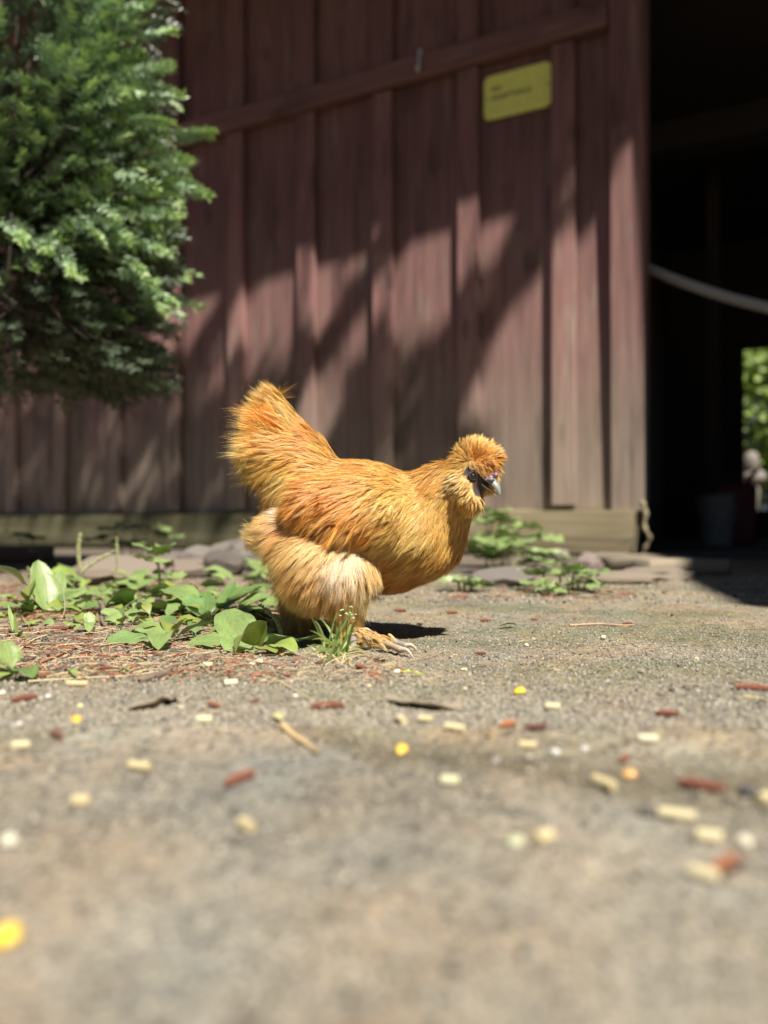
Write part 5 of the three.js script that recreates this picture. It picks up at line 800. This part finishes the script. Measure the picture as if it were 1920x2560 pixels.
{ // yellow bud, leaf scraps, stems
  const o = G(1024, 1692), t = thing('yellow_bud', 'fallen yellow-green bud with a white tip in front of the hen\'s toes', 'bud', o.toArray());
  part('petal', leafGeo(V(-0.009, 0.004, 0), V(0.014, 0.001, 0.001), 0.005, { arch: 0.12, fold: 0.4, stalk: 0, blunt: 0.4, nu: 8, nv: 4 }), leafMat(0.55, 0.60, 0.03, 0.3, 0.6), t);
  part('tip', lump(0.0019, 1.6, 0.9, 0.9, 4, 0.2).translate(-0.0105, 0.0045, 0), std(0.75, 0.70, 0.62, 0.7), t);
  part('ring', lump(0.0014, 0.8, 1, 1, 6, 0.1).translate(-0.0078, 0.0045, 0), std(0.55, 0.25, 0.03, 0.7), t);
  const scrap = (l, x, y, L, w, a, col, cat = 'leaf scrap') => { const p = G(x, y), d = V(Math.cos(a), 0.15, -Math.sin(a)).multiplyScalar(L / 2); return single('leaf_scrap', l, cat, leafGeo(d.clone().negate().setY(0.002), d.clone().setY(0.004), w, { arch: 0.18, stalk: 0, blunt: 0.5, ruf: 0.7, fold: 0.3, roll: -0.35, nu: 8, nv: 5 }), leafMat(...col, 0.25, 0.7), p.toArray()); };
  scrap('rust brown leaf scrap at the lower right beside the lowest pellet', 1834, 2185, 0.02, 0.011, 0.5, [0.36, 0.13, 0.05]);
  scrap('green leaf scrap on the bare ground right of the hen', 1270, 1571, 0.022, 0.012, 0.05, [0.2, 0.32, 0.08]);
  scrap('yellow-green sliver left of the creamy pellet', 530, 1706, 0.022, 0.004, 0.1, [0.34, 0.40, 0.05]);
  scrap('yellow scrap in the litter between two red catkins', 101, 1632, 0.010, 0.006, 0.8, [0.6, 0.5, 0.06]);
  scrap('tan wilted flower head above the blurred stalk', 695, 1803, 0.010, 0.006, 2.2, [0.56, 0.52, 0.22]);
  const stem = (l, pts, r, m, name = 'dry_stem', cat = 'dry stem') => { const p = pts.map(([x, y, h = 0]) => G(x, y).add(V(0, 0.0015 + h, 0))), o2 = p[0].clone(); return single(name, l, cat, tube(curve(p.map((q) => q.sub(o2)), 20), [...Array(21)].map((_, i) => r * (1 - 0.45 * i / 20) * (1 + 0.12 * Math.sin(i * 2.3))), 7), m, o2.toArray()); };
  stem('thick tan stalk lying blurred in the middle of the concrete edge', [[705, 1820], [735, 1845], [760, 1862], [790, 1886]], 0.0022, std(0.50, 0.36, 0.17, 0.8));
  stem('long thin grass stem running right from the white crumbs', [[642, 1690], [690, 1705], [745, 1735], [800, 1765]], 0.0008, strawMat);
  stem('long pale straw running under the dark twig at the left', [[70, 1708], [190, 1700], [330, 1692], [455, 1672]], 0.0009, strawMat);
  stem('thin dry reddish stem far right of the hen', [[1425, 1566], [1500, 1563], [1550, 1566], [1585, 1565]], 0.0014, std(0.5, 0.3, 0.17, 0.8));
  stem('knobbly dark twig in front of the plantain leaves', [[350, 1705], [410, 1688], [440, 1668], [475, 1660], [512, 1640]], 0.0032, twigMat, 'twig', 'twig');
  stem('grey twig lying between the leaves behind the weed patch', [[250, 1512], [330, 1502], [400, 1515], [470, 1525], [520, 1524]], 0.0036, twigMat, 'twig', 'twig');
  stem('stubby brown root end beside the small seedling', [[250, 1530, 0.012], [258, 1545, 0.012], [255, 1560, 0.003], [268, 1572]], 0.0034, twigMat, 'twig', 'twig');
  stem('bent pale rootlet hanging below the oval leaf', [[270, 1598, 0.006], [255, 1620], [262, 1640], [285, 1662]], 0.0011, rootMat, 'twig', 'twig');
  stem('straight tan straw slanting through the litter at the left', [[45, 1630], [90, 1600], [125, 1588]], 0.0013, strawMat);
  stem('red-brown twig slanting through the litter at the left', [[100, 1660], [150, 1640], [215, 1608]], 0.0016, std(0.34, 0.13, 0.06, 0.85), 'twig', 'twig');
  stem('thin brown stem lying past the hen\'s front claw', [[1020, 1658], [1060, 1650], [1095, 1640], [1105, 1632]], 0.0006, rootMat);
  stem('yellowish straw at the right edge below the long catkin', [[1860, 1745], [1900, 1752], [1940, 1765]], 0.0011, strawMat);
}
{ // two lifted flakes of dried crust, dark beneath
  const flake = (l, list, lift) => { const o = G(list[0][0], list[0][1]), p = list.map(([x, y]) => G(x, y).sub(o)), n = p.length, back = p.map((q) => q.clone().add(V(0.002, 0.0005, -0.022))), pos = [], idx = [];
    const rows = 7; for (let j = 0; j < rows; j++) for (let i = 0; i < n; i++) { const t = j / (rows - 1), q = p[i].clone().lerp(back[i], t), e = Math.sin(Math.PI * clamp(i / (n - 1), 0, 1)); const hgt = lift * e * Math.pow(1 - t, 1.6) * (0.8 + 0.4 * noise(i * 0.9, j, 5)); pos.push(q.x, q.y + hgt + 0.0008, q.z + 0.003 * (noise(i * 1.3, 2, 8) - 0.5)); }
    for (let j = 0; j < rows; j++) for (let i = 0; i < n; i++) { const k = (j * n + i) * 3; pos.push(pos[k], pos[k + 1] - 0.0018, pos[k + 2] - (j ? 0 : 0.0008)); }
    const N = rows * n; for (let j = 0; j < rows - 1; j++) for (let i = 0; i < n - 1; i++) { const a = j * n + i; idx.push(a, a + 1, a + n, a + 1, a + n + 1, a + n, N + a, N + a + n, N + a + 1, N + a + 1, N + a + n, N + a + n + 1); } for (let i = 0; i < n - 1; i++) idx.push(i, N + i, i + 1, i + 1, N + i, N + i + 1);
    single('crust_flake', l, 'crust flake', buf(pos, idx), std(0.27, 0.222, 0.155, 0.95), o.toArray()); };
  flake('lifted flake of dried crust with a dark gap, at the left', [[305, 1778], [325, 1779], [345, 1780], [365, 1780], [385, 1776], [400, 1768], [415, 1766], [430, 1764], [440, 1758], [455, 1762]], 0.0075);
  flake('lifted flake of dried crust with a jagged dark edge, in the middle', [[962, 1752], [985, 1762], [1005, 1772], [1030, 1774], [1055, 1778], [1080, 1780], [1105, 1781], [1130, 1778], [1155, 1772]], 0.0065);
}
{ // grit: thousands of loose grains, finest where the picture is sharp; dry needles and bits among the weeds
  const r = rng(640), grain = [lump(1, 1, 0.75, 0.85, 2, 0.5, 0), lump(1, 1.2, 0.6, 0.8, 9, 0.5, 0), lump(1, 0.9, 0.8, 1, 15, 0.5, 1)], sets = grain.map(() => [[], []]);
  const pts = []; for (let i = 0; i < 52000; i++) pts.push([r() * 2300 - 190, 1500 + 320 * Math.pow(r(), 0.9), 1]); for (let i = 0; i < 9000; i++) pts.push([r() * 2000 - 40, 1780 + 760 * Math.pow(r(), 1.3), 1]); for (let i = 0; i < 7000; i++) pts.push([r() * 2000 - 40, 1440 + 70 * r(), 2.2]);
  for (const [x, y, k0] of pts) {
    const p = G(x, y), k = Math.floor(r() * 3), s = (0.0005 + 0.0011 * Math.pow(r(), 3.5)) * k0, q = new THREE.Quaternion().setFromEuler(new THREE.Euler(r() * 0.6, r() * 6.28, r() * 0.6));
    sets[k][0].push(new THREE.Matrix4().compose(p.add(V(0, s * 0.3, 0)), q, V(s, s, s))); const v = 0.14 + 0.22 * r() + (r() < 0.05 ? 0.10 : 0) - (r() < 0.12 ? 0.16 : 0); sets[k][1].push([v, v * (0.86 + 0.06 * r()), v * (0.64 + 0.14 * r())]);
  }
  const g = new THREE.Group(); g.name = 'grit'; g.userData.kind = 'stuff'; tag(g, 'fine grit and sand grains strewn over the bare ground', 'grit'); scene.add(g);
  sets.forEach(([m, c], i) => copies('grain', grain[i], std(1, 1, 1, 0.9), m, c, g));
  const bits = []; const bit = (x0, x1, y0, y1, n, cols, L0, L1) => { for (let i = 0; i < n; i++) { const p = G(mix(x0, x1, r()), mix(y0, y1, r())).add(V(0, 0.0012 + 0.003 * r(), 0)), a = r() * 6.28, L = mix(L0, L1, r()), d = V(Math.cos(a), (r() - 0.45) * 0.25, Math.sin(a)).multiplyScalar(L / 2), col = cols[Math.floor(r() * cols.length)], g2 = tube([p.clone().sub(d), p.clone().add(V(0, 0.001, (r() - 0.5) * L * 0.15)), p.clone().add(d)], L * 0.012 + 0.00025, 4), cc = []; for (let k = 0; k < g2.attributes.position.count; k++) cc.push(...col); g2.setAttribute('color', new THREE.Float32BufferAttribute(cc, 3)); bits.push(g2); } };
  const red = [0.34, 0.11, 0.05], straw = [0.52, 0.40, 0.22], dark = [0.10, 0.07, 0.05], tan = [0.40, 0.28, 0.17];
  for (let i = 0; i < 520; i++) { const p = G(-20 + 760 * r(), 1500 + 205 * Math.sqrt(r())), q = lump(0.0016 + 0.0034 * r() * r(), 1.3, 0.4, 0.9, i, 0.6, 0).rotateX((r() - 0.5) * 0.9).rotateY(r() * 6.3).translate(p.x, p.y + 0.001, p.z), col = [[0.30, 0.115, 0.06], [0.24, 0.17, 0.12], [0.36, 0.27, 0.18], [0.15, 0.11, 0.085]][Math.floor(r() * 4)], cc = []; for (let k = 0; k < q.attributes.position.count; k++) cc.push(...col); q.setAttribute('color', new THREE.Float32BufferAttribute(cc, 3)); bits.push(q); }
  bit(-20, 620, 1545, 1700, 620, [red, straw, dark, tan, straw], 0.004, 0.028); bit(-20, 720, 1455, 1550, 420, [red, tan, straw, red], 0.008, 0.04); bit(560, 1000, 1640, 1710, 130, [tan, straw, dark, red], 0.003, 0.02); bit(900, 1920, 1480, 1720, 210, [tan, straw, dark], 0.002, 0.010); bit(-20, 1920, 1700, 1900, 110, [tan, straw, dark], 0.002, 0.010); bit(1100, 1600, 1470, 1500, 130, [red, tan, dark], 0.01, 0.04);
  const lm = part('plant_litter', mergeGeometries(bits), new THREE.MeshStandardMaterial({ vertexColors: true, roughness: 0.9 }), scene); lm.userData.kind = 'stuff'; tag(lm, 'dry needles, straws and bits of bark among the weeds', 'litter');
}
renderer.render(scene, camera);
